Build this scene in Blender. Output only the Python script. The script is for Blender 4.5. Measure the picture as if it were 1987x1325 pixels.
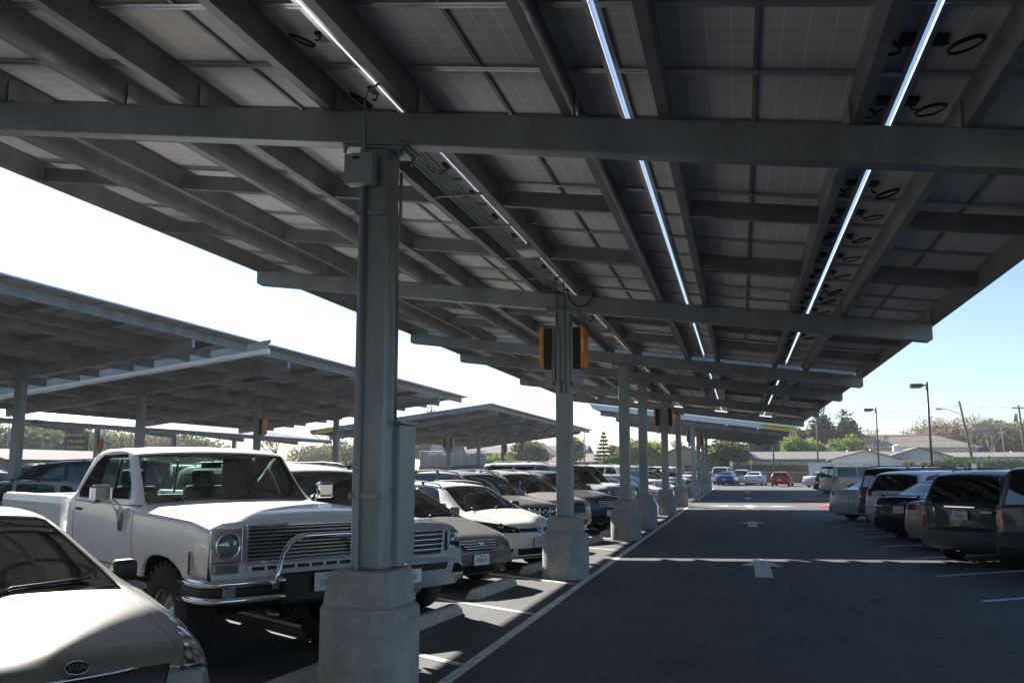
import bpy, bmesh, math, random
from mathutils import Vector, Matrix
for o in list(bpy.data.objects): bpy.data.objects.remove(o)
R = math.radians
random.seed(7)
sc = bpy.context.scene
C = sc.collection
# ---------------------------------------------------------------- camera
F_PX, PX_W, PX_H = 1750.0, 1987.0, 1325.0
CX, CY, VPX, VPY, EYE = 993.5, 662.5, 1437.0, 910.0, 1.7
_p = math.atan2(VPY-CY, F_PX)
_Z = Vector((0, -math.cos(_p), math.sin(_p)))
_Y = Vector((VPX-CX, VPY-CY, F_PX)).normalized(); _Y = (_Y-_Z*_Y.dot(_Z)).normalized()
_X = _Y.cross(_Z)
RM = Matrix((_X, _Y, _Z))
cam = bpy.data.cameras.new('camera'); camo = bpy.data.objects.new('camera', cam); C.objects.link(camo)
cam.sensor_width = 36; cam.lens = F_PX/PX_W*36; cam.clip_end = 3000; cam.clip_start = .05
m = RM.to_4x4() @ Matrix.Diagonal((1, -1, -1, 1)); m.translation = Vector((0, 0, EYE))
camo.matrix_world = m
sc.camera = camo
def ray(u, v): return RM @ Vector((u-CX, v-CY, F_PX))
def atY(u, v, Y): r = ray(u, v); return Vector((0, 0, EYE))+r*(Y/r.y)
def atX(u, v, X): r = ray(u, v); return Vector((0, 0, EYE))+r*(X/r.x)
# ---------------------------------------------------------------- sky and sun
SUN = Vector((-1.106, 1.15, 1.0)).normalized()          # towards the sun: ahead and to the left
elev = math.asin(SUN.z); az = math.atan2(SUN.x, SUN.y)
w = bpy.data.worlds.new('World'); sc.world = w; w.use_nodes = True
nt = w.node_tree; bgn = nt.nodes['Background']
sky = nt.nodes.new('ShaderNodeTexSky'); sky.sky_type = 'NISHITA'; sky.sun_disc = False
sky.sun_elevation = elev; sky.sun_rotation = az; sky.air_density = 1.0; sky.dust_density = 0.35; sky.ozone_density = 4.0
nt.links.new(sky.outputs[0], bgn.inputs[0]); bgn.inputs[1].default_value = 0.056
sl = bpy.data.lights.new('sun', 'SUN'); sl.energy = 5.0; sl.angle = R(.5); sl.color = (1, .96, .90)
so = bpy.data.objects.new('sun', sl); C.objects.link(so); so.rotation_euler = (-SUN).to_track_quat('-Z', 'Y').to_euler()
sc.view_settings.view_transform = 'Standard'; sc.view_settings.look = 'None'
sc.view_settings.exposure = 1.6; sc.view_settings.gamma = 1
sc.render.resolution_x, sc.render.resolution_y = 1024, 682
# ---------------------------------------------------------------- materials
def mat(name, col, rough=.6, metal=0, coat=0, noise=None, bump=None, spec=None, emit=None):
    """noise=(scale, amount[, detail]) mottles the base colour; bump=(scale, strength)."""
    m = bpy.data.materials.new(name); m.use_nodes = True; t = m.node_tree; b = t.nodes['Principled BSDF']
    b.inputs['Base Color'].default_value = (*col, 1); b.inputs['Roughness'].default_value = rough; b.inputs['Metallic'].default_value = metal
    b.inputs['Coat Weight'].default_value = coat; b.inputs['Coat Roughness'].default_value = .04
    if spec is not None: b.inputs['Specular IOR Level'].default_value = spec
    tc = t.nodes.new('ShaderNodeTexCoord')
    if noise:
        n = t.nodes.new('ShaderNodeTexNoise'); n.inputs['Scale'].default_value = noise[0]; n.inputs['Detail'].default_value = noise[2] if len(noise) > 2 else 6
        n.inputs['Roughness'].default_value = .65
        r = t.nodes.new('ShaderNodeValToRGB'); a = noise[1]
        r.color_ramp.elements[0].position = .3; r.color_ramp.elements[1].position = .7
        r.color_ramp.elements[0].color = (*[c*(1-a) for c in col], 1); r.color_ramp.elements[1].color = (*[min(1, c*(1+a)) for c in col], 1)
        t.links.new(tc.outputs['Object'], n.inputs['Vector']); t.links.new(n.outputs['Fac'], r.inputs[0]); t.links.new(r.outputs[0], b.inputs['Base Color'])
    if bump:
        n2 = t.nodes.new('ShaderNodeTexNoise'); n2.inputs['Scale'].default_value = bump[0]; n2.inputs['Detail'].default_value = 5
        bp = t.nodes.new('ShaderNodeBump'); bp.inputs['Strength'].default_value = bump[1]; bp.inputs['Distance'].default_value = .02
        t.links.new(tc.outputs['Object'], n2.inputs['Vector']); t.links.new(n2.outputs['Fac'], bp.inputs['Height']); t.links.new(bp.outputs[0], b.inputs['Normal'])
    if emit: b.inputs['Emission Color'].default_value = (*col, 1); b.inputs['Emission Strength'].default_value = emit
    return m
def paint_mat():
    m = mat('car_paint', (.5, .5, .5), .45, .12, 1.0, spec=.15); t = m.node_tree; b = t.nodes['Principled BSDF']
    oi = t.nodes.new('ShaderNodeObjectInfo'); n = t.nodes.new('ShaderNodeTexNoise'); n.inputs['Scale'].default_value = 3.5; n.inputs['Detail'].default_value = 8
    tc = t.nodes.new('ShaderNodeTexCoord'); t.links.new(tc.outputs['Object'], n.inputs['Vector'])
    mr = t.nodes.new('ShaderNodeMapRange'); mr.inputs[1].default_value = .3; mr.inputs[2].default_value = .8; mr.inputs[3].default_value = 0.0; mr.inputs[4].default_value = .10
    mx = t.nodes.new('ShaderNodeMix'); mx.data_type = 'RGBA'; mx.inputs[7].default_value = (.30, .27, .23, 1)   # thin road dust
    t.links.new(n.outputs['Fac'], mr.inputs[0]); t.links.new(mr.outputs[0], mx.inputs[0]); t.links.new(oi.outputs['Color'], mx.inputs[6])
    ge = t.nodes.new('ShaderNodeNewGeometry'); mb_ = t.nodes.new('ShaderNodeMix'); mb_.data_type = 'RGBA'; mb_.inputs[7].default_value = (.05, .048, .046, 1)   # trim on the inner side
    t.links.new(ge.outputs['Backfacing'], mb_.inputs[0]); t.links.new(mx.outputs[2], mb_.inputs[6]); t.links.new(mb_.outputs[2], b.inputs['Base Color'])
    iv = t.nodes.new('ShaderNodeMath'); iv.operation = 'SUBTRACT'; iv.inputs[0].default_value = 1; t.links.new(ge.outputs['Backfacing'], iv.inputs[1]); iv.inputs[0].default_value = 1; cw = t.nodes.new('ShaderNodeMath'); cw.operation = 'MULTIPLY'; cw.inputs[1].default_value = .48; t.links.new(iv.outputs[0], cw.inputs[0]); t.links.new(cw.outputs[0], b.inputs['Coat Weight'])
    mr2 = t.nodes.new('ShaderNodeMapRange'); mr2.inputs[3].default_value = .02; mr2.inputs[4].default_value = .12
    t.links.new(n.outputs['Fac'], mr2.inputs[0]); t.links.new(mr2.outputs[0], b.inputs['Coat Roughness'])
    return m
def glass_mat(name, tint, base=.06):
    m = bpy.data.materials.new(name); m.use_nodes = True; t = m.node_tree; t.nodes.remove(t.nodes['Principled BSDF'])
    tr = t.nodes.new('ShaderNodeBsdfTransparent'); tr.inputs[0].default_value = (*tint, 1)
    gl = t.nodes.new('ShaderNodeBsdfGlossy'); gl.inputs['Roughness'].default_value = .015; gl.inputs[0].default_value = (.95, 1, .97, 1)
    fr = t.nodes.new('ShaderNodeFresnel'); fr.inputs[0].default_value = 1.5
    mr = t.nodes.new('ShaderNodeMapRange'); mr.inputs[3].default_value = base; mr.inputs[4].default_value = 1
    mx = t.nodes.new('ShaderNodeMixShader')
    t.links.new(fr.outputs[0], mr.inputs[0]); t.links.new(mr.outputs[0], mx.inputs[0]); t.links.new(tr.outputs[0], mx.inputs[1]); t.links.new(gl.outputs[0], mx.inputs[2])
    t.links.new(mx.outputs[0], t.nodes['Material Output'].inputs[0]); return m
def panel_mat():
    """underside of a 12 x 6 cell module: grey backsheet over dark cells, pale grid between the cells (object metres)."""
    m = mat('panel_backsheet', (.3, .3, .32), .6, spec=.25); t = m.node_tree; b = t.nodes['Principled BSDF']
    tc = t.nodes.new('ShaderNodeTexCoord'); sp = t.nodes.new('ShaderNodeSeparateXYZ'); t.links.new(tc.outputs['Object'], sp.inputs[0])
    def line(sock, off):
        a = t.nodes.new('ShaderNodeMath'); a.operation = 'ADD'; a.inputs[1].default_value = off; t.links.new(sock, a.inputs[0])
        f = t.nodes.new('ShaderNodeMath'); f.operation = 'PINGPONG'; f.inputs[1].default_value = .079; t.links.new(a.outputs[0], f.inputs[0])
        l = t.nodes.new('ShaderNodeMath'); l.operation = 'LESS_THAN'; l.inputs[1].default_value = .0034; t.links.new(f.outputs[0], l.inputs[0]); return l
    lx = line(sp.outputs[0], 10*.158); ly = line(sp.outputs[1], 10*.158)
    mxm = t.nodes.new('ShaderNodeMath'); mxm.operation = 'MAXIMUM'; t.links.new(lx.outputs[0], mxm.inputs[0]); t.links.new(ly.outputs[0], mxm.inputs[1])
    n = t.nodes.new('ShaderNodeTexNoise'); n.inputs['Scale'].default_value = 1.3; n.inputs['Detail'].default_value = 7; n.inputs['Roughness'].default_value = .6
    oi = t.nodes.new('ShaderNodeObjectInfo'); va = t.nodes.new('ShaderNodeVectorMath'); va.operation = 'ADD'
    t.links.new(tc.outputs['Object'], va.inputs[0]); t.links.new(oi.outputs['Location'], va.inputs[1]); t.links.new(va.outputs[0], n.inputs['Vector'])
    r = t.nodes.new('ShaderNodeValToRGB'); r.color_ramp.elements[0].position = .3; r.color_ramp.elements[1].position = .7
    r.color_ramp.elements[0].color = (.60, .585, .575, 1); r.color_ramp.elements[1].color = (.80, .775, .755, 1); t.links.new(n.outputs['Fac'], r.inputs[0])
    mx = t.nodes.new('ShaderNodeMix'); mx.data_type = 'RGBA'; mx.inputs[7].default_value = (1, .98, .95, 1)  # light passing between the cells, put in as a pale line colour
    t.links.new(mxm.outputs[0], mx.inputs[0]); t.links.new(r.outputs[0], mx.inputs[6]); t.links.new(mx.outputs[2], b.inputs['Base Color'])
    return m
def galv_mat(name, base, rough=.5):
    m = mat(name, base, rough, .55); t = m.node_tree; b = t.nodes['Principled BSDF']
    tc = t.nodes.new('ShaderNodeTexCoord'); v = t.nodes.new('ShaderNodeTexVoronoi'); v.inputs['Scale'].default_value = 55
    n = t.nodes.new('ShaderNodeTexNoise'); n.inputs['Scale'].default_value = 2.2; n.inputs['Detail'].default_value = 8
    mpp = t.nodes.new('ShaderNodeMapping'); mpp.inputs['Scale'].default_value = (1, 1, .35)
    t.links.new(tc.outputs['Object'], v.inputs['Vector']); t.links.new(tc.outputs['Object'], mpp.inputs[0]); t.links.new(mpp.outputs[0], n.inputs['Vector'])
    a = t.nodes.new('ShaderNodeMix'); a.data_type = 'RGBA'; a.inputs[0].default_value = .16; t.links.new(n.outputs['Fac'], a.inputs[6]); t.links.new(v.outputs['Color'], a.inputs[7])
    r = t.nodes.new('ShaderNodeValToRGB'); r.color_ramp.elements[0].position = .32; r.color_ramp.elements[1].position = .68
    r.color_ramp.elements[0].color = (*[c*.72 for c in base], 1); r.color_ramp.elements[1].color = (*[c*1.25 for c in base], 1)
    t.links.new(a.outputs[2], r.inputs[0]); t.links.new(r.outputs[0], b.inputs['Base Color'])
    mr = t.nodes.new('ShaderNodeMapRange'); mr.inputs[3].default_value = rough-.1; mr.inputs[4].default_value = rough+.15
    t.links.new(n.outputs['Fac'], mr.inputs[0]); t.links.new(mr.outputs[0], b.inputs['Roughness']); return m
def lamp_mat():
    m = mat('lamp_reflector', (.55, .57, .6), .15, .75, 1.0); t = m.node_tree; b = t.nodes['Principled BSDF']
    tc = t.nodes.new('ShaderNodeTexCoord'); v = t.nodes.new('ShaderNodeTexVoronoi'); v.inputs['Scale'].default_value = 14; t.links.new(tc.outputs['Object'], v.inputs['Vector'])
    r = t.nodes.new('ShaderNodeValToRGB'); r.color_ramp.elements[0].color = (.7, .72, .75, 1); r.color_ramp.elements[1].color = (.06, .065, .07, 1); r.color_ramp.elements[1].position = .55; r.color_ramp.elements[0].position = .15
    t.links.new(v.outputs['Distance'], r.inputs[0]); t.links.new(r.outputs[0], b.inputs['Base Color'])
    bp = t.nodes.new('ShaderNodeBump'); bp.inputs['Strength'].default_value = .6; bp.inputs['Distance'].default_value = .03; t.links.new(v.outputs['Distance'], bp.inputs['Height']); t.links.new(bp.outputs[0], b.inputs['Normal']); return m
M = dict(
    paint=paint_mat(), panel=panel_mat(),
    glass=glass_mat('clear_green_glass', (.62, .78, .70), .04), dglass=glass_mat('dark_tinted_glass', (.06, .065, .07), .05), lens=glass_mat('lamp_lens', (.8, .83, .85), .12),
    galv=galv_mat('galvanised_steel', (.30, .325, .335)), galvp=galv_mat('galvanised_purlin', (.25, .26, .26), .55),
    alu=mat('aluminium_frame', (.62, .62, .63), .32, .9), pvtop=mat('panel_glass', (.03, .035, .05), .45, spec=.15),
    conc=mat('concrete', (.34, .33, .31), .9, noise=(5, .22, 10), bump=(30, .35)), stop=mat('wheel_stop_concrete', (.40, .38, .34), .9, noise=(7, .25, 8), bump=(30, .3)),
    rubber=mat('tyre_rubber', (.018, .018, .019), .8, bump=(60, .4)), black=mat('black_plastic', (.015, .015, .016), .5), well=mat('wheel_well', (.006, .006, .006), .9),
    chrome=mat('chrome', (.82, .83, .85), .08, 1), rim=mat('alloy_rim', (.5, .51, .52), .28, .9), satin=mat('satin_metal', (.35, .35, .36), .3, .8),
    red=mat('red_lens', (.16, .008, .008), .2, coat=.5), amber=mat('amber_lens', (.6, .16, .02), .2, coat=1), refl=lamp_mat(),
    white=mat('white_plastic', (.72, .72, .72), .5), blue=mat('navy_ink', (.02, .03, .16), .5), redink=mat('red_ink', (.5, .05, .04), .5), ink=mat('black_ink', (.01, .01, .01), .5),
    interior=mat('cabin_trim', (.10, .098, .092), .75), seat=mat('seat_fabric', (.22, .21, .19), .85), seatl=mat('seat_beige', (.30, .27, .23), .8),
    orange=mat('orange_cover', (.85, .27, .02), .4, noise=(3, .08)), bumpg=mat('unpainted_bumper', (.075, .078, .085), .6), grey=mat('grey_enamel', (.30, .33, .34), .45, noise=(3, .1)), label=mat('pale_label', (.7, .7, .68), .5),
    cable=mat('black_cable', (.012, .012, .012), .5), pole=mat('bronze_pole', (.07, .055, .05), .45, .3), wood=mat('pole_wood', (.13, .095, .07), .9, noise=(6, .3)),
    yellow=mat('yellow_sign', (.75, .60, .05), .5), fascia=mat('fascia_metal', (.55, .58, .62), .35, .5), gum=mat('roof_gutter', (.62, .64, .66), .3, .7),
    line=mat('road_paint', (.66, .65, .60), .75, noise=(9, .28, 10)), curb=mat('red_curb', (.24, .10, .09), .8, noise=(6, .25)), cream=mat('curb_concrete', (.5, .46, .38), .85, noise=(5, .15)),
)
def overlay(m, col, scale, lo, hi, kind='noise', amt=1.0, stretch=(1, 1, 1)):
    """lay worn or stained patches of another colour over a material."""
    t = m.node_tree; b = t.nodes['Principled BSDF']; src = b.inputs['Base Color']; old = src.links[0].from_socket if src.links else None
    tc = t.nodes.new('ShaderNodeTexCoord'); mp = t.nodes.new('ShaderNodeMapping'); mp.inputs['Scale'].default_value = stretch; t.links.new(tc.outputs['Object'], mp.inputs[0])
    if kind == 'noise': n = t.nodes.new('ShaderNodeTexNoise'); n.inputs['Detail'].default_value = 9; n.inputs['Roughness'].default_value = .7; out = n.outputs['Fac']
    elif kind == 'pit': n = t.nodes.new('ShaderNodeTexVoronoi'); out = n.outputs['Distance']
    else: n = t.nodes.new('ShaderNodeTexVoronoi'); n.feature = 'DISTANCE_TO_EDGE'; out = n.outputs['Distance']
    n.inputs['Scale'].default_value = scale
    if kind == 'crack':
        nn = t.nodes.new('ShaderNodeTexNoise'); nn.inputs['Scale'].default_value = 1.2; nn.inputs['Detail'].default_value = 6; va = t.nodes.new('ShaderNodeMix'); va.data_type = 'RGBA'; va.blend_type = 'LINEAR_LIGHT'; va.inputs[0].default_value = .35
        t.links.new(mp.outputs[0], va.inputs[6]); t.links.new(nn.outputs['Color'], va.inputs[7]); t.links.new(mp.outputs[0], nn.inputs['Vector']); t.links.new(va.outputs[2], n.inputs['Vector'])
    else: t.links.new(mp.outputs[0], n.inputs['Vector'])
    mr = t.nodes.new('ShaderNodeMapRange'); mr.inputs[1].default_value = lo; mr.inputs[2].default_value = hi; mr.inputs[3].default_value = 0 if kind == 'noise' else amt; mr.inputs[4].default_value = amt if kind == 'noise' else 0
    t.links.new(out, mr.inputs[0]); mx = t.nodes.new('ShaderNodeMix'); mx.data_type = 'RGBA'; mx.inputs[7].default_value = (*col, 1); fac = mr.outputs[0]
    if kind == 'crack':
        k = t.nodes.new('ShaderNodeTexNoise'); k.inputs['Scale'].default_value = .12; t.links.new(tc.outputs['Object'], k.inputs['Vector']); kr = t.nodes.new('ShaderNodeMapRange'); kr.inputs[1].default_value = .48; kr.inputs[2].default_value = .58; t.links.new(k.outputs['Fac'], kr.inputs[0])
        mu = t.nodes.new('ShaderNodeMath'); mu.operation = 'MULTIPLY'; t.links.new(fac, mu.inputs[0]); t.links.new(kr.outputs[0], mu.inputs[1]); fac = mu.outputs[0]
    t.links.new(fac, mx.inputs[0])
    if old: t.links.new(old, mx.inputs[6])
    else: mx.inputs[6].default_value = src.default_value
    t.links.new(mx.outputs[2], src); return m
overlay(M['line'], (.09, .09, .09), 14, .52, .62, amt=.75); overlay(M['line'], (.07, .07, .07), 1.3, .5, .75, amt=.5)
for k_ in ('conc', 'stop', 'cream'): overlay(M[k_], (.10, .095, .09), 22, .10, .16, 'pit', .55); overlay(M[k_], (.16, .15, .14), 2.5, .52, .72, amt=.45, stretch=(2, 2, .5))
overlay(M['galv'], (.12, .12, .115), 1.6, .60, .78, amt=.5, stretch=(2, 2, .4))
# ---------------------------------------------------------------- mesh helpers
class MB:
    def __init__(s): s.v = []; s.f = []; s.mi = []; s.ms = []; s.sm = []
    def m(s, name):
        if name not in s.ms: s.ms.append(name)
        return s.ms.index(name)
    def add(s, vs, fs, mname, smooth=False, M4=None):
        b = len(s.v); k = s.m(mname)
        s.v += [tuple((M4 @ Vector(v)) if M4 else v) for v in vs]
        for f in fs: s.f.append([b+i for i in f]); s.mi.append(k); s.sm.append(smooth)
    def box(s, c, d, mname, M4=None, taper=(1, 1), bev=0):
        x, y, z = d[0]/2, d[1]/2, d[2]/2; tx, ty = taper
        if bev:
            bm = bmesh.new(); vs = [bm.verts.new((sx*x*(tx if sz > 0 else 1), sy*y*(ty if sz > 0 else 1), sz*z)) for sx, sy, sz in [(-1,-1,-1),(1,-1,-1),(1,1,-1),(-1,1,-1),(-1,-1,1),(1,-1,1),(1,1,1),(-1,1,1)]]
            for f in [(3,2,1,0),(4,5,6,7),(0,1,5,4),(1,2,6,5),(2,3,7,6),(3,0,4,7)]: bm.faces.new([vs[i] for i in f])
            bmesh.ops.bevel(bm, geom=bm.edges[:], offset=bev, segments=2, profile=.5, affect='EDGES')
            bm.verts.index_update(); s.add([(v.co.x+c[0], v.co.y+c[1], v.co.z+c[2]) for v in bm.verts], [[v.index for v in f.verts] for f in bm.faces], mname, False, M4); bm.free(); return
        vs = [(c[0]+sx*x*(tx if sz > 0 else 1), c[1]+sy*y*(ty if sz > 0 else 1), c[2]+sz*z) for sx, sy, sz in [(-1,-1,-1),(1,-1,-1),(1,1,-1),(-1,1,-1),(-1,-1,1),(1,-1,1),(1,1,1),(-1,1,1)]]
        s.add(vs, [(3,2,1,0),(4,5,6,7),(0,1,5,4),(1,2,6,5),(2,3,7,6),(3,0,4,7)], mname, False, M4)
    def tube(s, pts, r, mname, n=8, caps=True, M4=None):
        pts = [Vector(p) for p in pts]; rs = r if isinstance(r, (list, tuple)) else [r]*len(pts); vs = []; fs = []
        for i, p in enumerate(pts):
            d = (pts[min(i+1, len(pts)-1)]-pts[max(i-1, 0)]).normalized()
            a = d.cross(Vector((0, 0, 1)) if abs(d.z) < .95 else Vector((1, 0, 0))).normalized(); b = d.cross(a)
            for k in range(n):
                t = 2*math.pi*k/n; vs.append(tuple(p+(a*math.cos(t)+b*math.sin(t))*rs[i]))
        for i in range(len(pts)-1):
            for k in range(n): k2 = (k+1) % n; fs.append((i*n+k, i*n+k2, (i+1)*n+k2, (i+1)*n+k))
        if caps: fs.append(tuple(range(n))); fs.append(tuple((len(pts)-1)*n+k for k in range(n-1, -1, -1)))
        s.add(vs, fs, mname, True, M4)
    def lathe(s, prof, mname, n=32, M4=None, axis='Z'):
        """prof: (radius, height) pairs, turned about Z (or Y)."""
        vs = []; fs = []
        for r, z in prof:
            for k in range(n):
                t = 2*math.pi*k/n
                vs.append((r*math.cos(t), r*math.sin(t), z) if axis == 'Z' else (r*math.cos(t), z, r*math.sin(t)))
        for i in range(len(prof)-1):
            for k in range(n): k2 = (k+1) % n; fs.append((i*n+k, i*n+k2, (i+1)*n+k2, (i+1)*n+k))
        s.add(vs, fs, mname, True, M4)
    def prism(s, poly, y0, y1, mname, plane='XZ', M4=None):
        n = len(poly)
        f = (lambda a, b, c: (a, c, b)) if plane == 'XZ' else ((lambda a, b, c: (a, b, c)) if plane == 'XY' else (lambda a, b, c: (c, a, b)))
        vs = [f(a, b, y0) for a, b in poly]+[f(a, b, y1) for a, b in poly]
        fs = [tuple(range(n)), tuple(range(2*n-1, n-1, -1))]+[(i, i+n, (i+1) % n+n, (i+1) % n) for i in range(n)]
        s.add(vs, fs, mname, False, M4)
    def build(s, name, parent=None, loc=None, fix=True, autosm=None):
        me = bpy.data.meshes.new(name); me.from_pydata(s.v, [], s.f)
        for k in s.ms: me.materials.append(M[k])
        me.polygons.foreach_set('material_index', s.mi); me.polygons.foreach_set('use_smooth', s.sm)
        if fix:
            bm = bmesh.new(); bm.from_mesh(me); bmesh.ops.recalc_face_normals(bm, faces=bm.faces); bm.to_mesh(me); bm.free()
        me.update(); o = bpy.data.objects.new(name, me); C.objects.link(o)
        if parent: o.parent = parent
        if loc: o.location = loc
        return o
def empty(name, label, cat, loc=(0, 0, 0), rz=0, group=None):
    o = bpy.data.objects.new(name, None); C.objects.link(o); o.location = loc; o.rotation_euler = (0, 0, rz); o.empty_display_size = .2
    tag(o, label, cat, group); return o
def tag(o, label=None, cat=None, group=None, kind=None):
    if label: o['label'] = label
    if cat: o['category'] = cat
    if group: o['group'] = group
    if kind: o['kind'] = kind
    return o
def copytree(o, parent=None, color=None):
    c = o.copy(); C.objects.link(c)
    if parent: c.parent = parent
    if color: c.color = color
    for ch in list(o.children): copytree(ch, c, color)
    return c
_fonts = {}
def text_mesh(s, size, mname, depth=.004, align='CENTER'):
    cu = bpy.data.curves.new('t', 'FONT'); cu.body = s; cu.size = size; cu.extrude = depth; cu.align_x = align; cu.align_y = 'CENTER'; cu.resolution_u = 2
    o = bpy.data.objects.new('t', cu); C.objects.link(o)
    dg = bpy.context.evaluated_depsgraph_get(); me = bpy.data.meshes.new_from_object(o.evaluated_get(dg)); bpy.data.objects.remove(o); bpy.data.curves.remove(cu)
    me.materials.clear(); me.materials.append(M[mname]); return me
def text_obj(name, s, size, mname, parent, M4, depth=.004):
    me = text_mesh(s, size, mname, depth); me.name = name; me.transform(M4); o = bpy.data.objects.new(name, me); C.objects.link(o); o.parent = parent; return o
# ================================================================ ground, markings
def asphalt():
    m = mat('asphalt', (.05, .05, .055), .85); t = m.node_tree; b = t.nodes['Principled BSDF']; tc = t.nodes.new('ShaderNodeTexCoord')
    def nz(scale, det, x=1.0):
        n = t.nodes.new('ShaderNodeTexNoise'); n.inputs['Scale'].default_value = scale; n.inputs['Detail'].default_value = det; n.inputs['Roughness'].default_value = .7
        mp = t.nodes.new('ShaderNodeMapping'); mp.inputs['Scale'].default_value = (x, 1, 1); t.links.new(tc.outputs['Object'], mp.inputs[0]); t.links.new(mp.outputs[0], n.inputs['Vector']); return n
    a, f, s = nz(.35, 6), nz(55, 3), nz(.5, 5, 3.5)
    r = t.nodes.new('ShaderNodeValToRGB'); r.color_ramp.elements[0].position = .3; r.color_ramp.elements[1].position = .75
    r.color_ramp.elements[0].color = (.052, .052, .056, 1); r.color_ramp.elements[1].color = (.088, .087, .088, 1); t.links.new(a.outputs['Fac'], r.inputs[0])
    r2 = t.nodes.new('ShaderNodeValToRGB'); r2.color_ramp.elements[0].position = .35; r2.color_ramp.elements[1].position = .68; r2.color_ramp.elements[0].color = (.62, .62, .62, 1); r2.color_ramp.elements[1].color = (1.45, 1.42, 1.38, 1); t.links.new(f.outputs['Fac'], r2.inputs[0])
    r3 = t.nodes.new('ShaderNodeValToRGB'); r3.color_ramp.elements[0].position = .4; r3.color_ramp.elements[1].position = .62; r3.color_ramp.elements[0].color = (.82, .82, .84, 1); r3.color_ramp.elements[1].color = (1.1, 1.1, 1.08, 1); t.links.new(s.outputs['Fac'], r3.inputs[0])
    x = t.nodes.new('ShaderNodeMix'); x.data_type = 'RGBA'; x.blend_type = 'MULTIPLY'; x.inputs[0].default_value = 1; x.clamp_result = False
    y = t.nodes.new('ShaderNodeMix'); y.data_type = 'RGBA'; y.blend_type = 'MULTIPLY'; y.inputs[0].default_value = 1
    t.links.new(r.outputs[0], x.inputs[6]); t.links.new(r2.outputs[0], x.inputs[7]); t.links.new(x.outputs[2], y.inputs[6]); t.links.new(r3.outputs[0], y.inputs[7]); t.links.new(y.outputs[2], b.inputs['Base Color'])
    bp = t.nodes.new('ShaderNodeBump'); bp.inputs['Strength'].default_value = .5; bp.inputs['Distance'].default_value = .01; t.links.new(f.outputs['Fac'], bp.inputs['Height']); t.links.new(bp.outputs[0], b.inputs['Normal'])
    return m
M['asphalt'] = asphalt(); overlay(M['asphalt'], (.018, .018, .02), .55, .004, .012, 'crack', .9); overlay(M['asphalt'], (.022, .022, .023), .8, .60, .68, amt=.75); overlay(M['asphalt'], (.17, .165, .15), 1.6, .56, .76, amt=.5, stretch=(1.6, .3, 1)); overlay(M['asphalt'], (.016, .016, .017), 2.6, .07, .16, 'pit', .8, stretch=(1, 1, 1))
M['soil'] = mat('dry_ground', (.12, .105, .08), .95, noise=(.12, .35, 8))
M['grass'] = mat('grass', (.07, .11, .03), .95, noise=(.8, .4, 8))
g = MB(); g.add([(-900, -300, -.012), (900, -300, -.012), (900, 1500, -.012), (-900, 1500, -.012)], [(0, 1, 2, 3)], 'soil'); tag(g.build('ground'), kind='structure')
g = MB(); g.add([(-60, -30, 0), (34, -30, 0), (34, 106, 0), (-60, 106, 0)], [(0, 1, 2, 3)], 'asphalt'); tag(g.build('parking_lot_pavement'), kind='structure')
g = MB(); g.add([(-60, 106.4, -.004), (90, 106.4, -.004), (90, 116, -.004), (-60, 116, -.004)], [(0, 1, 2, 3)], 'grass'); tag(g.build('grass_verge'), kind='structure')
CR, SR = math.cos(R(32)), math.sin(R(32))
def strip(mb, p, q, w, z=.004):
    p, q = Vector((*p, z)), Vector((*q, z)); d = (q-p).normalized(); n = Vector((-d.y, d.x, 0))*w/2
    mb.add([tuple(p-n), tuple(q-n), tuple(q+n), tuple(p+n)], [(0, 1, 2, 3)], 'line')
mb = MB()
strip(mb, (-2.37, -6), (-2.37, 43), .11); strip(mb, (-2.37, 52), (-2.37, 84), .11)
for k in range(-3, 28):
    y = 7.88+2.88*k
    if 44 < y < 50: continue
    strip(mb, (-2.44, y), (-2.44-5.3*CR/CR, y+5.3*.625), .1, .0045)
for k in range(-2, 26):
    y = 13.2+2.88*k
    if 33 < y < 44: continue
    strip(mb, (3.0, y), (3.0+4.6, y+4.6*.75), .1)
for k in range(0, 26): strip(mb, (-14.2, 4+2.88*k), (-19.2, 4+2.88*k-2.9), .1)
tag(mb.build('stall_line_markings'), kind='structure')
mb = MB()
def arrow(x, y, s=1.0, turn=False):
    L = 3.0*s
    P = [(-.14, -L*.5), (.14, -L*.5), (.14, L*.08), (.37, L*.08), (0, L*.5), (-.37, L*.08), (-.14, L*.08)]
    mb.add([(x+a, y+b, .0052) for a, b in P], [(0, 1, 2, 6), (2, 3, 4, 5, 6)], 'line')
    if turn:
        for sg in (-1, 1):
            Q = [(sg*.11, -.25), (sg*1.0, .0), (sg*1.0, -.35), (sg*2.1, .35), (sg*1.0, .9), (sg*1.0, .45), (sg*.11, .2)]
            mb.add([(x+a, y+b, .0057) for a, b in Q], [(0, 1, 5, 6), (2, 3, 4, 5, 1)], 'line')
arrow(.31, 16.7); arrow(.30, 29.8); arrow(.38, 43.6, 1.1, True); arrow(.36, 55.5); arrow(.4, 70)
tag(mb.build('lane_arrow_markings'), kind='structure')
mb = MB()
P = [(3.2, 42.2), (3.6, 41.2), (9, 43.8), (9.6, 47.5), (4.6, 46.2)]
mb.prism(P, 0, .15, 'curb', 'XY')
mb.prism([(3.75, 42.3), (4.0, 41.8), (8.7, 44.2), (9.1, 47), (4.9, 45.9)], .15, .154, 'cream', 'XY')
tag(mb.build('curb_island'), kind='structure')
mb = MB(); mb.prism([(2.6, 51.3), (3.0, 49.6), (9.2, 52.4), (9.4, 54.2)], 0, .15, 'curb', 'XY'); tag(mb.build('curb_strip'), kind='structure')
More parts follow.
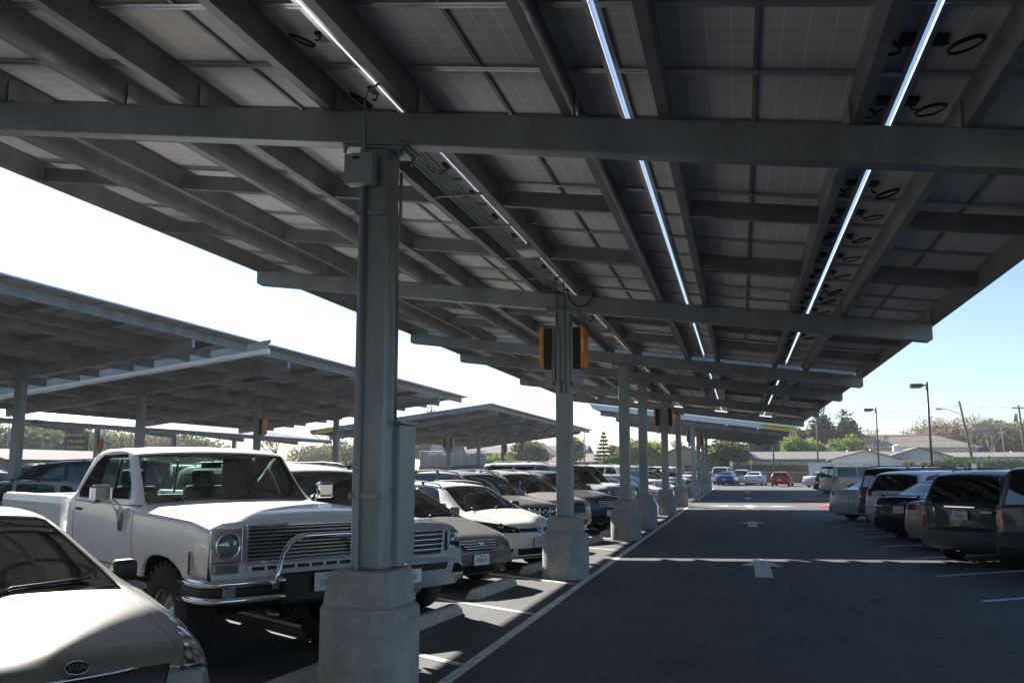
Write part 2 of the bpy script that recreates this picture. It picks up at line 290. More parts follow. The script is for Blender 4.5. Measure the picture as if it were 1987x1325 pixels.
# pavement stains / worn tyre tracks are in the asphalt material
# ---------------------------------------------------------------- wheel stops
mb = MB(); n = 5; prof = [(-.09, 0), (-.075, .08), (-.045, .12), (.045, .12), (.075, .08), (.09, 0)]
Ls = [-.80, -.72, .72, .80]; vs = []
for k, y in enumerate(Ls):
    e = .72 if k in (0, 3) else 1
    vs += [(a, y, b*e) for a, b in prof]
fs = [(k*6+i, k*6+i+1, (k+1)*6+i+1, (k+1)*6+i) for k in range(3) for i in range(5)]+[tuple(range(6)), tuple(range(18, 24)), ]
mb.add(vs, fs, 'stop'); stop0 = mb.build('wheel_stop')
for z in (-.55, .55):
    pin = MB(); pin.lathe([(0, .124), (.015, .124), (.015, .115)], 'satin', 8); p = pin.build('steel_pin', stop0, (0, z, 0))
ORD = ['first', 'second', 'third', 'fourth', 'fifth', 'sixth', 'seventh', 'eighth', 'ninth', 'tenth', 'eleventh', 'twelfth', 'thirteenth', 'fourteenth']
spots = [(y, -5) for y in [6.95+2.87*k for k in range(13)]]
near = ['in front of the white pickup, half hidden by the nearest column', 'in front of the silver SUV beside the nearest column', 'in open sun in front of the grey sedan', 'in front of the white hatchback behind the second column', 'in front of the brown SUV past the second column', 'in front of the silver crossover before the third column']
for k, (y, a) in enumerate(spots):
    o = stop0 if k == 0 else copytree(stop0)
    o.location = (-3.42, y+(-.15 if k == 2 else 0), 0); o.rotation_euler = (0, 0, R(a))
    tag(o, 'concrete wheel stop '+(near[k] if k < 6 else 'in the shade, %s stop from the far end' % ORD[12-k]), 'wheel stop', 'wheel stops along the left stalls')
# ================================================================ solar canopies
PW, PL = 1.987, .975              # module pitch across and along
SL = .1265; TOT = 6*PW
SLA = math.atan(SL)
def make_panel(coil):
    mb = MB(); w, l = PW-.027, PL-.012
    mb.box((0, 0, .032), (w, l, .006), 'panel'); mb.box((0, 0, .0365), (w-.03, l-.03, .003), 'pvtop')
    p = mb.build('solar_panel')
    f = MB()
    for s in (-1, 1):
        f.box((0, s*(l/2-.004), .02), (w+.002, .010, .044), 'alu'); f.box((s*(w/2-.004), 0, .02), (.010, l-.02, .044), 'alu')
        f.box((0, s*(l/2-.019), .0005), (w-.02, .026, .003), 'alu'); f.box((s*(w/2-.019), 0, .0005), (.026, l-.07, .003), 'alu')
    f.build('panel_frame', p)
    r = MB(); r.box((0, 0, .012), (.03, l-.05, .02), 'galvp'); r.build('module_rail', p)
    if coil:
        j = MB(); j.box((coil*(w/2-.07), 0, .018), (.09, .14, .028), 'black', bev=.005); j.build('junction_box', p)
        c = MB()
        for k in range(3):
            rr = .105-.005*k
            c.tube([(coil*(w/2-.21)+rr*math.cos(t), .006*k+rr*.85*math.sin(t), -.03-.003*k-coil*.03*math.cos(t)) for t in [2*math.pi*i/20 for i in range(21)]], .0055, 'cable', 5, False)
        c.tube([(coil*(w/2-.07), 0, 0), (coil*(w/2-.09), .03, -.02), (coil*(w/2-.12), .02, -.02)], .008, 'cable', 5)
        c.build('cable_coil', p)
    return p
PANELS = [make_panel(0), make_panel(1), make_panel(-1)]
def cprof(mb, t, y0, y1, zb, side, hgt=.25, fl=.075, th=.010, mname='galvp'):
    """C section running along Y, web at t, flanges towards side, bottom at zb."""
    for (a, b, c, d) in ((0, th, 0, hgt), (th, fl, 0, th), (th, fl, hgt-th, hgt), (fl-th, fl, th, .028), (fl-th, fl, hgt-.028, hgt-th)):
        x0, x1 = (t+a, t+b) if side > 0 else (t-b, t-a)
        mb.box(((x0+x1)/2, (y0+y1)/2, zb+(c+d)/2), (x1-x0, y1-y0, d-c), mname)
def canopy(label, xh, mir, y0, y1, beams, extras=True, dz=0, colt=6.0, cname='column', coils=True, signlow=False, fasc=None, fh=.29, zb0=5.312):
    """roof sloping down from its high edge xh; mir=+1 falls towards +X, -1 towards -X."""
    root = empty('solar_canopy', label, 'solar canopy', (xh+mir*colt, (y0+y1)/2, 0), 0, 'solar canopies over the parking rows')
    RX, RY = root.location.x, root.location.y
    T = lambda t: (mir*(t-colt))                      # to root-local x
    zt = lambda t: zb0+dz-SL*t                        # top of beams
    ang = mir*SLA
    # panels
    rows = int(round((y1-y0)/PL)); cells = []
    for i in range(rows):
        for k in range(6):
            t = (k+.5)*PW+(.020 if k < 3 and mir > 0 else 0); cells.append((t, y0+(i+.5)*PL, k))
    def vis(c):
        X = xh+mir*c[0]; Y = c[1]
        dist = math.hypot(X, Y-0.0)
        return dist+(200 if Y < 3.4 else 0)
    cells.sort(key=vis); solo, rest = cells[:96], cells[96:]
    for t, y, k in solo:
        cl = 0
        if coils: cl = {4: 1, 5: -1, 2: 1}.get(k, 0)
        src = PANELS[{0: 0, 1: 1, -1: 2}[cl*mir]]
        p = copytree(src, root)
        for ch in p.children:
            if ch.name.startswith('cable_coil'): ch.scale = (1, random.uniform(.75, 1.2), random.uniform(.6, 1.5)); ch.location = (0, random.uniform(-.06, .06), random.uniform(-.006, 0)); ch.rotation_euler = (random.uniform(-.06, .06), 0, random.uniform(-.05, .05))
        p.location = (T(t), y-RY, zt(t)+.252); p.rotation_euler = (0, ang, 0)
    if rest:
        mb = MB()
        for t, y, k in rest:
            M4 = Matrix.Translation((T(t), y-RY, zt(t)+.252)) @ Matrix.Rotation(ang, 4, 'Y'); w, l = PW-.027, PL-.012
            mb.box((0, 0, .032), (w, l, .006), 'panel', M4); mb.box((0, 0, .0365), (w-.03, l-.03, .003), 'pvtop', M4)
            for s in (-1, 1): mb.box((0, s*(l/2-.008), .02), (w+.002, .018, .044), 'alu', M4); mb.box((s*(w/2-.008), 0, .02), (.018, l-.04, .044), 'alu', M4)
        tag(mb.build('solar_panel_field', root), kind='stuff')
    # purlins
    ts = []
    for k in range(1, 6): ts += [(k*PW-.34, -1), (k*PW+.38, 1)]
    ts = [(.38, 1)]+ts+[(TOT-.33, -1)]
    for i, (t, sd) in enumerate(ts):
        mb = MB(); cprof(mb, T(t), y0-RY+.02, y1-RY-.02, zt(t)+.001, -1 if xh+mir*t < 0 else 1); mb.build('purlin', root)
    # blocking between purlins of the wide bays
    bays = [(ts[i][0], ts[i+1][0]) for i in range(0, 12, 2)]
    bl = [b+f*7.9 for b in beams[:-1] for f in (.34, .66)]+([beams[-1]+1.3] if y1-beams[-1] > 2.6 else [])
    bl = [b for b in bl if y0+.5 < b < y1-.3 and b > -3]
    for b in bl:
        for a, c in bays:
            mb = MB(); M4 = Matrix.Translation((T((a+c)/2), b-RY, zt((a+c)/2)+.1)) @ Matrix.Rotation(ang, 4, 'Y')
            L = (c-a-.02)/math.cos(SLA); mb.box((0, 0, 0), (L, .008, .17), 'galvp', M4)
            for z in (-.083, .083): mb.box((0, .03, z), (L, .056, .006), 'galvp', M4)
            mb.build('brace', root)
    # beams on columns
    for b in beams:
        b0_ = b
        mb = MB(); t0, t1 = .38, TOT-.33; dpt = .275
        poly = [(T(t0), zt(t0)), (T(t1), zt(t1)), (T(t1), zt(t1)-dpt+.04), (T(t1-.06), zt(t1)-dpt), (T(t0+.06), zt(t0)-dpt), (T(t0), zt(t0)-dpt+.04)]
        mb.prism(poly, b-RY-.02, b-RY+.14, 'galv'); bo = mb.build('beam', root)
        bv = bo.modifiers.new('edge', 'BEVEL'); bv.width = .012; bv.segments = 2
        # connection clips on beam top
        if coils:
            for t, sd in ts: cl = MB(); cl.box((T(t)+(.0095 if xh+mir*t < 0 else -.0095), b-RY+.06, zt(t)+.105), (.013, .12, .19), 'galv'); cl.box((T(t)+(.05 if xh+mir*t < 0 else -.05), b-RY+.06, zt(t)+.006), (.066, .12, .01), 'galv'); cl.build('purlin_clip', bo)
        zc = zt(colt)-dpt
        mb = MB(); a = .25
        mb.box((0, b-RY+.08, (zc-.03+.95)/2), (a, a, zc-.03-.95), 'galv', bev=.02); co = mb.build('column', root)
        mb = MB(); M4 = Matrix.Translation((0, b-RY+.08, zc-.012)) @ Matrix.Rotation(ang, 4, 'Y')
        mb.box((0, 0, 0), (.56, .34, .022), 'galv', M4); mb.box((0, 0, -.026), (.50, .30, .022), 'galv', M4)
        for sx in (-.24, .24):
            for sy in (-.13, .13):
                mb.lathe([(0, .035), (.022, .035), (.022, .0), (.03, 0), (.03, -.04), (.016, -.04), (.016, -.085), (0, -.085)], 'galv', 6, M4 @ Matrix.Translation((sx, sy, 0)))
        mb.build('cap_plate', co)
        mb = MB(); mb.lathe([(0, .70), (.345, .70), (.372, .675), (.372, 0)], 'conc', 40, Matrix.Translation((0, b-RY+.08, 0))); mb.build('concrete_footing', co)
        mb = MB(); mb.box((0, b-RY+.08, .825), (.54, .54, .255), 'conc', taper=(.88, .88), bev=.008); mb.build('pedestal', co)
        if cname == 'hero' and b in beams[1:3]: pass
    if fasc:
        for yy, mt in fasc:
            mb = MB(); mb.prism([(T(-.02), zt(0)+fh), (T(TOT+.02), zt(TOT)+fh), (T(TOT-.15), zt(TOT)+.0), (T(.2), zt(.2)+.0)], yy-RY-.004, yy-RY+.004, mt)
            mb.prism([(T(0), zt(0)+fh+.015), (T(TOT), zt(TOT)+fh+.015), (T(TOT), zt(TOT)+fh+.002), (T(0), zt(0)+fh+.002)], yy-RY-.05, yy-RY+.03, mt)
            mb.build('end_fascia', root)
    return root, T, zt
A, TA, ZA = canopy('nearest solar canopy overhead, carried by the big column beside the white pickup', -8.75, 1, 23.75-34*PL, 23.75, [-9.1, -1.25, 6.48, 14.4, 22.3], cname='hero')
B, TB, ZB = canopy('second solar canopy directly behind the nearest one over the same column row', -8.75, 1, 24.5, 24.5+22*PL, [26.7, 34.6, 42.6], fasc=[(24.47, 'galvp')], fh=.40)
CC, TC, ZC = canopy('farthest solar canopy over the lane, pale end strip with yellow clearance sign', -8.75, 1, 54.3, 54.3+30*PL, [56, 63.3, 70.8, 78.3], fasc=[(54.25, 'fascia')], coils=False)
D, TD, ZD = canopy('solar canopy cut by the left edge of the view, behind the white pickup', -14.2, -1, 24.7-26*PL, 24.7, [6.0, 13.9, 21.8], coils=False)
E_, TE, ZE = canopy('solar canopy left of the big column with white gutter along its near end', -14.2, -1, 25.45, 25.45+22*PL, [27.3, 35.2, 43.1], coils=False, fasc=[(25.41, 'galv')], fh=.40)
F_, TF, ZF = canopy('solar canopy with a peaked outline between the first and second columns', -14.2, -1, 52.0, 52.0+39*PL, [54.2, 61.8, 69.5, 77.1, 84.6], coils=False, fasc=[(51.96, 'galvp')])
G1, TG, ZG = canopy('low solar canopy in the left background showing its pale top, nearer one', -45.3, 1, 8, 8+30*PL, [11, 19, 27, 35], coils=False)
G2, TG2, ZG2 = canopy('low pale topped solar canopy in the left background, just left of the big column', -45.3, 1, 38, 38+34*PL, [41, 49, 57, 65], coils=False)
def unseen_roof(label, xh, mir, y0, y1):  # unseen canopies added behind the camera to block sky reflected in the cars
    t = empty('solar_canopy', label, 'solar canopy', (xh+mir*6, (y0+y1)/2, 0), 0, 'solar canopies over the parking rows'); mb = MB(); z = lambda q: 5.312-SL*q
    mb.prism([(mir*-6, z(0)+.25), (mir*(TOT-6), z(TOT)+.25), (mir*(TOT-6), z(TOT)+.29), (mir*-6, z(0)+.29)], -(y1-y0)/2, (y1-y0)/2, 'panel'); mb.build('solar_panel_field', t)
    for k in range(int((y1-y0)/7.9)):
        yy = -(y1-y0)/2+4+7.9*k
        mb = MB(); mb.prism([(mir*-5.6, z(.4)), (mir*(TOT-6.4), z(TOT-.4)), (mir*(TOT-6.4), z(TOT-.4)-.25), (mir*-5.6, z(.4)-.25)], yy, yy+.16, 'galv'); mb.build('beam', t)
        mb = MB(); mb.box((0, yy, 2.4), (.25, .25, 3.6), 'galv'); mb.lathe([(0, .7), (.37, .7), (.37, 0)], 'conc', 24, Matrix.Translation((0, yy, 0))); mb.build('column', t)
unseen_roof('unseen solar canopy over the lane, added behind the viewer to block reflected sky', -8.75, 1, -46, -10.5)
unseen_roof('unseen solar canopy over the second row, added behind the viewer to block reflected sky', -14.2, -1, -40, -1.6)
for o in PANELS:
    for ch in list(o.children): bpy.data.objects.remove(ch)
    bpy.data.objects.remove(o)
# gutter pipe under the near end of canopy E
mb = MB(); y = 25.30-E_.location.y
mb.prism([(TE(.0), ZE(0)+.12), (TE(TOT-.1), ZE(TOT-.1)+.12), (TE(TOT-.1), ZE(TOT-.1)-.03), (TE(.0), ZE(0)-.03)], y-.05, y+.07, 'gum'); mb.build('gutter', E_)
# clearance signs on the end strips
def clearance(can, T, Z, ty0, ty1, y, txt, mir):
    mb = MB(); h = .24; mb.prism([(T(ty0), Z(ty0)+.26), (T(ty1), Z(ty1)+.26), (T(ty1), Z(ty1)+.02), (T(ty0), Z(ty0)+.02)], y-.03, y-.012, 'yellow'); s = mb.build('clearance_sign', can)
    tm = (ty0+ty1)/2
    M4 = Matrix.Translation((T(tm), y-.034, Z(tm)+.14)) @ Matrix.Rotation(mir*SLA, 4, 'Y') @ Matrix.Rotation(R(90), 4, 'X')
    text_obj('sign_lettering', txt, .2, 'ink', s, M4, .002)
clearance(CC, TC, ZC, TOT-1.75, TOT-.2, 54.24-CC.location.y, 'MAX CLEARANCE 13.5', 1)
clearance(F_, TF, ZF, TOT-1.9, TOT-.45, 51.95-F_.location.y, 'MAX CLEARANCE', -1)
# ---------------------------------------------------------------- conduits, boxes, cabinet, inverters, lamps on canopy A / B
def conduit(can, pts, r=.013, n=8, mname='galv', name='conduit'):
    mb = MB(); mb.tube([Vector(p)-Vector((can.location.x, can.location.y, 0)) for p in pts], r, mname, n); return mb.build(name, can)
def strut(can, c, d, name='strut_clamp'):
    mb = MB(); c = Vector(c)-Vector((can.location.x, can.location.y, 0)); mb.box(tuple(c), d, 'galv')
    for s in (-1, 1): mb.lathe([(0, .012), (.014, .012), (.014, 0)], 'galv', 6, Matrix.Translation((c.x+s*(d[0]/2-.03), c.y-d[1]/2-.001, c.z)) @ Matrix.Rotation(R(90), 4, 'X'))
    return mb.build(name, can)
X0 = -2.75; yf = 6.48-.045-.0   # front face of first column
zu = lambda x: ZA(x+8.75)
conduit(A, [(X0-.045, yf-.025, .80), (X0-.045, yf-.025, .92), (X0-.06, yf-.03, 1.0), (X0-.06, yf-.03, 3.95)], .017)
conduit(A, [(X0-.045, yf-.038, .70), (X0-.045, yf-.06, .96)], .024, mname='galvp')
conduit(A, [(X0-.06, yf-.04, 4.12), (X0-.06, yf-.06, 4.35), (X0-.06, yf-.06, 4.62), (X0-.03, yf-.06, 4.70), (X0+.05, yf-.06, 4.74), (X0+.2, yf-.06, 4.74)], .011)
strut(A, (X0-.0, yf-.012, 3.70), (.27, .035, .04)); strut(A, (X0-.0, yf-.012, 1.50), (.27, .035, .04))
conduit(A, [(X0+.17, yf+.12, 3.0), (X0+.17, yf+.12, 3.55), (X0+.19, yf+.12, 3.72), (X0+.19, yf+.12, 4.05)], .013)
conduit(A, [(X0+.16, yf+.16, 2.02), (X0+.16, yf+.16, 3.0)], .013)
jb = MB(); jb.box((0, 0, 0), (.225, .12, .235), 'grey', bev=.008); jb.box((0, -.062, 0), (.235, .008, .245), 'grey'); j = jb.build('junction_box'); j.location = (X0-.07, yf-.075, 4.03)
tag(j, 'small grey junction box strapped near the top of the big nearest column', 'junction box')
lb = MB(); lb.box((0, 0, 0), (.055, .004, .02), 'ink'); lb.build('rating_label', j, (-.02, -.068, .085))
cab = MB(); cab.box((0, 0, .53), (.22, .36, 1.08), 'grey', bev=.01); cab.box((0, -.0, 1.085), (.25, .40, .02), 'grey'); cb = cab.build('electrical_cabinet'); cb.location = (X0+.06, yf+.42, .98)
tag(cb, 'tall grey steel electrical cabinet mounted on the back right of the nearest column', 'electrical cabinet')
dd = MB(); dd.box((0, 0, 0), (.2, .008, 1.02), 'grey', bev=.003); dd.box((.07, -.012, -.1), (.02, .02, .08), 'satin'); dd.build('cabinet_door', cb, (0, -.186, .53))
dd = MB(); dd.box((0, 0, 0), (.14, .03, .035), 'galv'); dd.build('mount_bracket', cb, (.04, -.2, .55))
# pipe bundle beside the left light gap, with hangers
for k in range(6): conduit(A, [(-3.02+.045*k, 7.0, zu(-3.02)+.10-.006*k), (-3.02+.045*k, 14.3, zu(-3.02)+.10-.006*k)], .011, 6, name='overhead_conduit')
for yy in (9.0, 10.3, 12.0, 13.4):
    mb = MB(); mb.box((-2.75-A.location.x, yy-A.location.y, zu(-2.75)+.075), (.95, .035, .02), 'galv', ); mb.build('hanger_bar', A)
for k in range(3): conduit(A, [(-3.0+.05*k, 15.0, zu(-3.02)+.10), (-3.0+.05*k, 22.2, zu(-3.02)+.10)], .011, 6, name='overhead_conduit')
def lamp(x, y, can, Z, label):
    t = empty('canopy_light', label, 'light fixture', (x, y, Z-.05), 0, 'lamps under the nearest canopy')
    mb = MB(); mb.box((0, 0, .03), (.30, .42, .06), 'grey', bev=.012); mb.box((0, 0, .1), (.06, .06, .12), 'grey'); mb.build('housing', t)
    mb = MB(); mb.box((0, 0, -.006), (.24, .34, .014), 'white', bev=.003); mb.build('diffuser', t)
lamp(-2.62, 11.4, A, zu(-2.62)+.05, 'flat grey canopy lamp hung in the pipe run beyond the first beam')
lamp(-2.62, 18.9, A, zu(-2.62)+.05, 'flat grey canopy lamp hung beyond the second beam')
def inverter(x, y, sd, label, z=3.05, grp='orange inverters on the canopy columns'):
    t = empty('inverter', label, 'inverter', (x+sd*.125, y, z), 0 if sd > 0 else math.pi, grp)
    mb = MB(); mb.box((.10, 0, .13), (.12, .30, .26), 'grey', bev=.006); mb.build('wiring_box', t)
    mb = MB(); mb.box((.11, 0, .60), (.12, .36, .66), 'black', bev=.01)
    for k in range(9): mb.box((.1, -.185, .68+.03*k), (.09, .012, .012), 'black')
    mb.box((.10, 0, .42), (.13, .34, .30), 'grey', bev=.01); mb.build('heat_sink', t)
    mb = MB(); v = []; 
    P = [(.175, .26), (.23, .30), (.25, .40), (.25, .88), (.225, .97), (.175, .99)]
    mb.prism(P, -.19, .19, 'orange'); o = mb.build('front_cover', t); b = o.modifiers.new('b', 'BEVEL'); b.width = .02; b.segments = 3
    mb = MB(); mb.box((.215, -.1925, .64), (.03, .003, .22), 'label'); mb.build('warning_label', t)
    mb = MB(); mb.box((.03, 0, .5), (.05, .28, .9), 'galv'); mb.build('mounting_plate', t)
yc = 14.4+.08
inverter(X0, yc, -1, 'orange inverter on the left side of the second column')
inverter(X0, yc, 1, 'orange inverter on the right side of the second column')
for dx in (-.05, .03): conduit(A, [(X0+dx, 14.4-.065, 3.0), (X0+dx, 14.4-.065, 3.9), (X0+dx*1.6-.02, 14.4-.065, 4.0), (X0+dx*1.6-.02, 14.4-.065, 4.75)], .013); conduit(A, [(X0+dx, 14.4-.07, 2.92), (X0+dx, 14.4-.07, 3.10)], .026)
conduit(A, [(X0+.1+.16*(1-math.cos(t))*1.3, 14.4-.05, 4.55-.22*math.sin(t)) for t in [math.pi*k/10 for k in range(11)]], .01, 6, 'cable', 'cable_loop')
inverter(X0, 34.68, 1, 'orange inverter on the fifth column, right side'); inverter(X0, 34.68, -1, 'orange inverter on the fifth column, left side')
inverter(X0, 56.08, -1, 'orange inverter on the left side of the first column of the farthest canopy'); inverter(X0, 63.38, 1, 'orange inverter on the right side of the second column of the farthest canopy')
inverter(-20.2, 35.28, 1, 'orange inverter on the shaded column just left of the big column', 2.9); inverter(-20.2, 61.88, -1, 'orange inverter under the peaked canopy, left side of its inverter column', 2.9)
inverter(-20.2, 61.88, 1, 'orange inverter under the peaked canopy, right side of its inverter column', 2.9); inverter(-20.2, 77.18, 1, 'orange inverter under the peaked canopy, on its farther inverter column', 2.9)
inverter(-39.3, 49.08, 1, 'orange inverter under the low background canopy near the softball sign', 2.6)
# ================================================================ cars
def interp(tab, x):
    if x <= tab[0][0]: return tab[0][1]
    for (a, b), (c, d) in zip(tab, tab[1:]):
        if x <= c: return b+(d-b)*(x-a)/(c-a) if c > a else d
    return tab[-1][1]
def rounded(pts):
    """pts: (s, z, radius, tag of the segment that follows) -> dense (s, z, tag)."""
    out = []; n = len(pts)
    P = [Vector((p[0], p[1])) for p in pts]; prev_end = P[0]; out.append((P[0].x, P[0].y, pts[0][3]))
    for i in range(1, n):
        if i < n-1:
            r = min(pts[i][2], (P[i]-P[i-1]).length*.48, (P[i+1]-P[i]).length*.48)
            a = P[i]+(P[i-1]-P[i]).normalized()*r; b = P[i]+(P[i+1]-P[i]).normalized()*r
        else: a = P[i]
        L = (a-prev_end).length; k = max(1, int(L/.13)) if L > .02 else 0
        for j in range(1, k+1): q = prev_end.lerp(a, j/k); out.append((q.x, q.y, pts[i-1][3]))
        if i < n-1:
            if r > .004:
                for j in range(1, 5):
                    t = j/4; q = a*(1-t)**2+P[i]*2*t*(1-t)+b*t*t; out.append((q.x, q.y, pts[i-1][3] if t <= .5 else pts[i][3]))
                prev_end = b
            else: prev_end = P[i]
    return out
TOPF = [0, .22, .44, .64, .8, .89, .96]
def shell(P):
    L, W = P['L'], P['W']; prof = rounded(P['prof']); hw = W/2; zr = max(p[1] for p in prof)
    rf, ef, rr, er = P.get('plan', (.9, .13, .7, .09))
    def plan(s): return hw*(1-ef*max(0, (rf-s)/rf)**2.2-er*max(0, (s-(L-rr))/rr)**2.2)
    wroof = P.get('wroof', .60)*1.0; bm = bmesh.new(); tg = bm.faces.layers.int.new('tag'); rg = bm.faces.layers.int.new('reg')
    n = len(prof); bows = []
    for (s, z, t) in prof:
        b = P.get('bowf', .20)*math.exp(-(s/.7)**2)-P.get('bowr', .14)*math.exp(-((L-s)/.6)**2)
        if t == 'ws': b = P.get('bowws', .13)
        if t == 'rw' and s < L-.75: b = -.08
        bows.append(b)
    for _ in range(3): bows = [bows[0]]+[(bows[i-1]+bows[i]*2+bows[i+1])/4 for i in range(1, n-1)]+[bows[-1]]
    rows = []; tags = sorted({p[2] for p in prof}); JP = len(TOPF)
    for i, (s, z, t) in enumerate(prof):
        zb = interp(P['belt'], s); zlow = interp(P['low'], s); wm = plan(s)
        cab = min(1, max(0, (z-zb)/(zr-zb))) if z > zb else 0
        crown = (P.get('crown', .045)*(1-cab)+.035*cab)*(1 if z > zlow+.3 else max(0, (z-zlow)/.3))
        wt = (wm-P.get('shoulder', .05))*(1-cab**.85)+wroof*cab**.85
        zc = z-crown; pts = []
        for f in TOPF: pts.append((wt*f, z-crown*f**2.2))
        zbe = max(min(zb, zc-P.get('shr', .035)), min(zlow, z)+.003); wb = wm*P.get('tumble', .97)
        if cab < .02: wb = min(wb, wm); 
        c0 = (wt, max(zc-.012, min(zlow, z)+.006))
        pts.append(c0)
        for f in (.12, .3, .5, .7, .88):
            bul = .018*math.sin(math.pi*f)*cab; pts.append((c0[0]+(wb-c0[0])*f+bul, c0[1]+(zbe-c0[1])*f))
        pts.append((wb, zbe))
        zl = min(zlow, z, zbe)
        for f in (.08, .2, .36, .54, .72, .88, 1.0):
            y = wb+(wm-wb)*math.sin(min(1, f/.4)*math.pi/2) if f < .4 else wm-(.05*W/1.8)*((f-.4)/.6)**1.6
            if 'crease' in P and abs(f-.2) < .01: y += P['crease']
            pts.append((y, zbe+(zl-zbe)*f))
        rows.append([(s+bows[i]*(abs(y)/hw)**2.4, y, zz) for y, zz in pts])
    J = len(rows[0]); grid = []
    for r in rows:
        c = bm.verts.new((-r[0][0], 0, r[0][2])); ps = [c]+[bm.verts.new((-x, y, z)) for x, y, z in r[1:]]; ng = [c]+[bm.verts.new((-x, -y, z)) for x, y, z in r[1:]]; grid.append((ps, ng))
    for i in range(n-1):
        k = tags.index(prof[i+1][2])
        for side in (0, 1):
            a, b = grid[i][side], grid[i+1][side]
            for j in range(J-1):
                q = [a[j], b[j], b[j+1], a[j+1]]
                if side: q.reverse()
                try: f = bm.faces.new(q)
                except ValueError: continue
                f[tg] = k; f[rg] = j; f.smooth = True
    bmesh.ops.recalc_face_normals(bm, faces=bm.faces)
    bm.normal_update()
    if sum(f.normal.z for f in bm.faces if f[rg] < 3) < 0: bmesh.ops.reverse_faces(bm, faces=bm.faces)
    return bm, tags, prof
def cut(bm, poly, axis, filt):
    """cut a convex polygon into the shell (axis 'Y': poly in (x,z) on a side; 'X': poly in (y,z) on an end; 'Z': (x,y)) and return the faces inside."""
    n = len(poly); ar = sum(poly[i][0]*poly[(i+1) % n][1]-poly[(i+1) % n][0]*poly[i][1] for i in range(n))
    if ar < 0: poly = poly[::-1]
    ua = {'Y': (0, 2), 'X': (1, 2), 'Z': (0, 1)}[axis]
    lo = [min(p[k] for p in poly)-.25 for k in (0, 1)]; hi = [max(p[k] for p in poly)+.25 for k in (0, 1)]
    def cand():
        out = []
        for f in bm.faces:
            c = f.calc_center_median()
            if lo[0] < c[ua[0]] < hi[0] and lo[1] < c[ua[1]] < hi[1] and filt(f, c): out.append(f)
        return out
    for i in range(n):
        a, b = poly[i], poly[(i+1) % n]; co = Vector((0, 0, 0)); co[ua[0]], co[ua[1]] = a
        no = Vector((0, 0, 0)); no[ua[0]] = b[1]-a[1]; no[ua[1]] = -(b[0]-a[0])
        if no.length < 1e-6: continue
        fs = cand(); ge = list({e for f in fs for e in f.edges}); gv = list({v for f in fs for v in f.verts})
        bmesh.ops.bisect_plane(bm, geom=gv+ge+fs, dist=1e-5, plane_co=co, plane_no=no.normalized())
    res = []
    for f in cand():
        c = f.calc_center_median(); p = (c[ua[0]], c[ua[1]]); ok = True
        for i in range(n):
            a, b = poly[i], poly[(i+1) % n]
            if (b[0]-a[0])*(p[1]-a[1])-(b[1]-a[1])*(p[0]-a[0]) < -1e-7: ok = False; break
        if ok: res.append(f)
    return res
def take(bm, faces, name, mname, parent, off=0.0, rim=None, thick=0.0):
    """move faces out of the shell into a part of their own; rim: material of the return pressed in round the hole."""
    if not faces: return None
    nb = bmesh.new(); mp = {}
    for f in faces:
        vs = []
        for v in f.verts:
            if v not in mp: mp[v] = nb.verts.new(v.co+v.normal*off)
            vs.append(mp[v])
        try: q = nb.faces.new(vs); q.smooth = True
        except ValueError: pass
    if thick:
        es = [e for e in nb.edges if len(e.link_faces) == 1]; r = bmesh.ops.extrude_edge_only(nb, edges=es)
        nb.normal_update()
        ctr = sum((v.co for v in nb.verts), Vector())/len(nb.verts)
        nn = sum((f.normal for f in nb.faces if len(f.verts) > 2 and f.calc_area() > 0), Vector()).normalized()
        for v in r['geom']:
            if isinstance(v, bmesh.types.BMVert): v.co -= nn*thick
    me = bpy.data.meshes.new(name); nb.to_mesh(me); nb.free(); me.materials.append(M[mname])
    o = bpy.data.objects.new(name, me); C.objects.link(o); o.parent = parent
    fset = set(faces); bd = [e for f in faces for e in f.edges if any(g not in fset for g in e.link_faces)]
    bd = list(set(bd)); nrm = {v: v.normal.copy() for e in bd for v in e.verts}
    bmesh.ops.delete(bm, geom=faces, context='FACES')
    if rim is not None:
        bd = [e for e in bd if e.is_valid and len(e.link_faces) == 1]
        if bd:
            r = bmesh.ops.extrude_edge_only(bm, edges=bd)
            nv = [g for g in r['geom'] if isinstance(g, bmesh.types.BMVert)]
            kd = {}
            for e in bd:
                for v in e.verts: kd[(round(v.co.x, 5), round(v.co.y, 5), round(v.co.z, 5))] = nrm.get(v, Vector((0, 0, 1)))
            for v in nv:
                q = kd.get((round(v.co.x, 5), round(v.co.y, 5), round(v.co.z, 5)))
                if q: v.co -= q*.022
            for g in r['geom']:
                if isinstance(g, bmesh.types.BMFace): g.material_index = rim; g.smooth = False
    return o
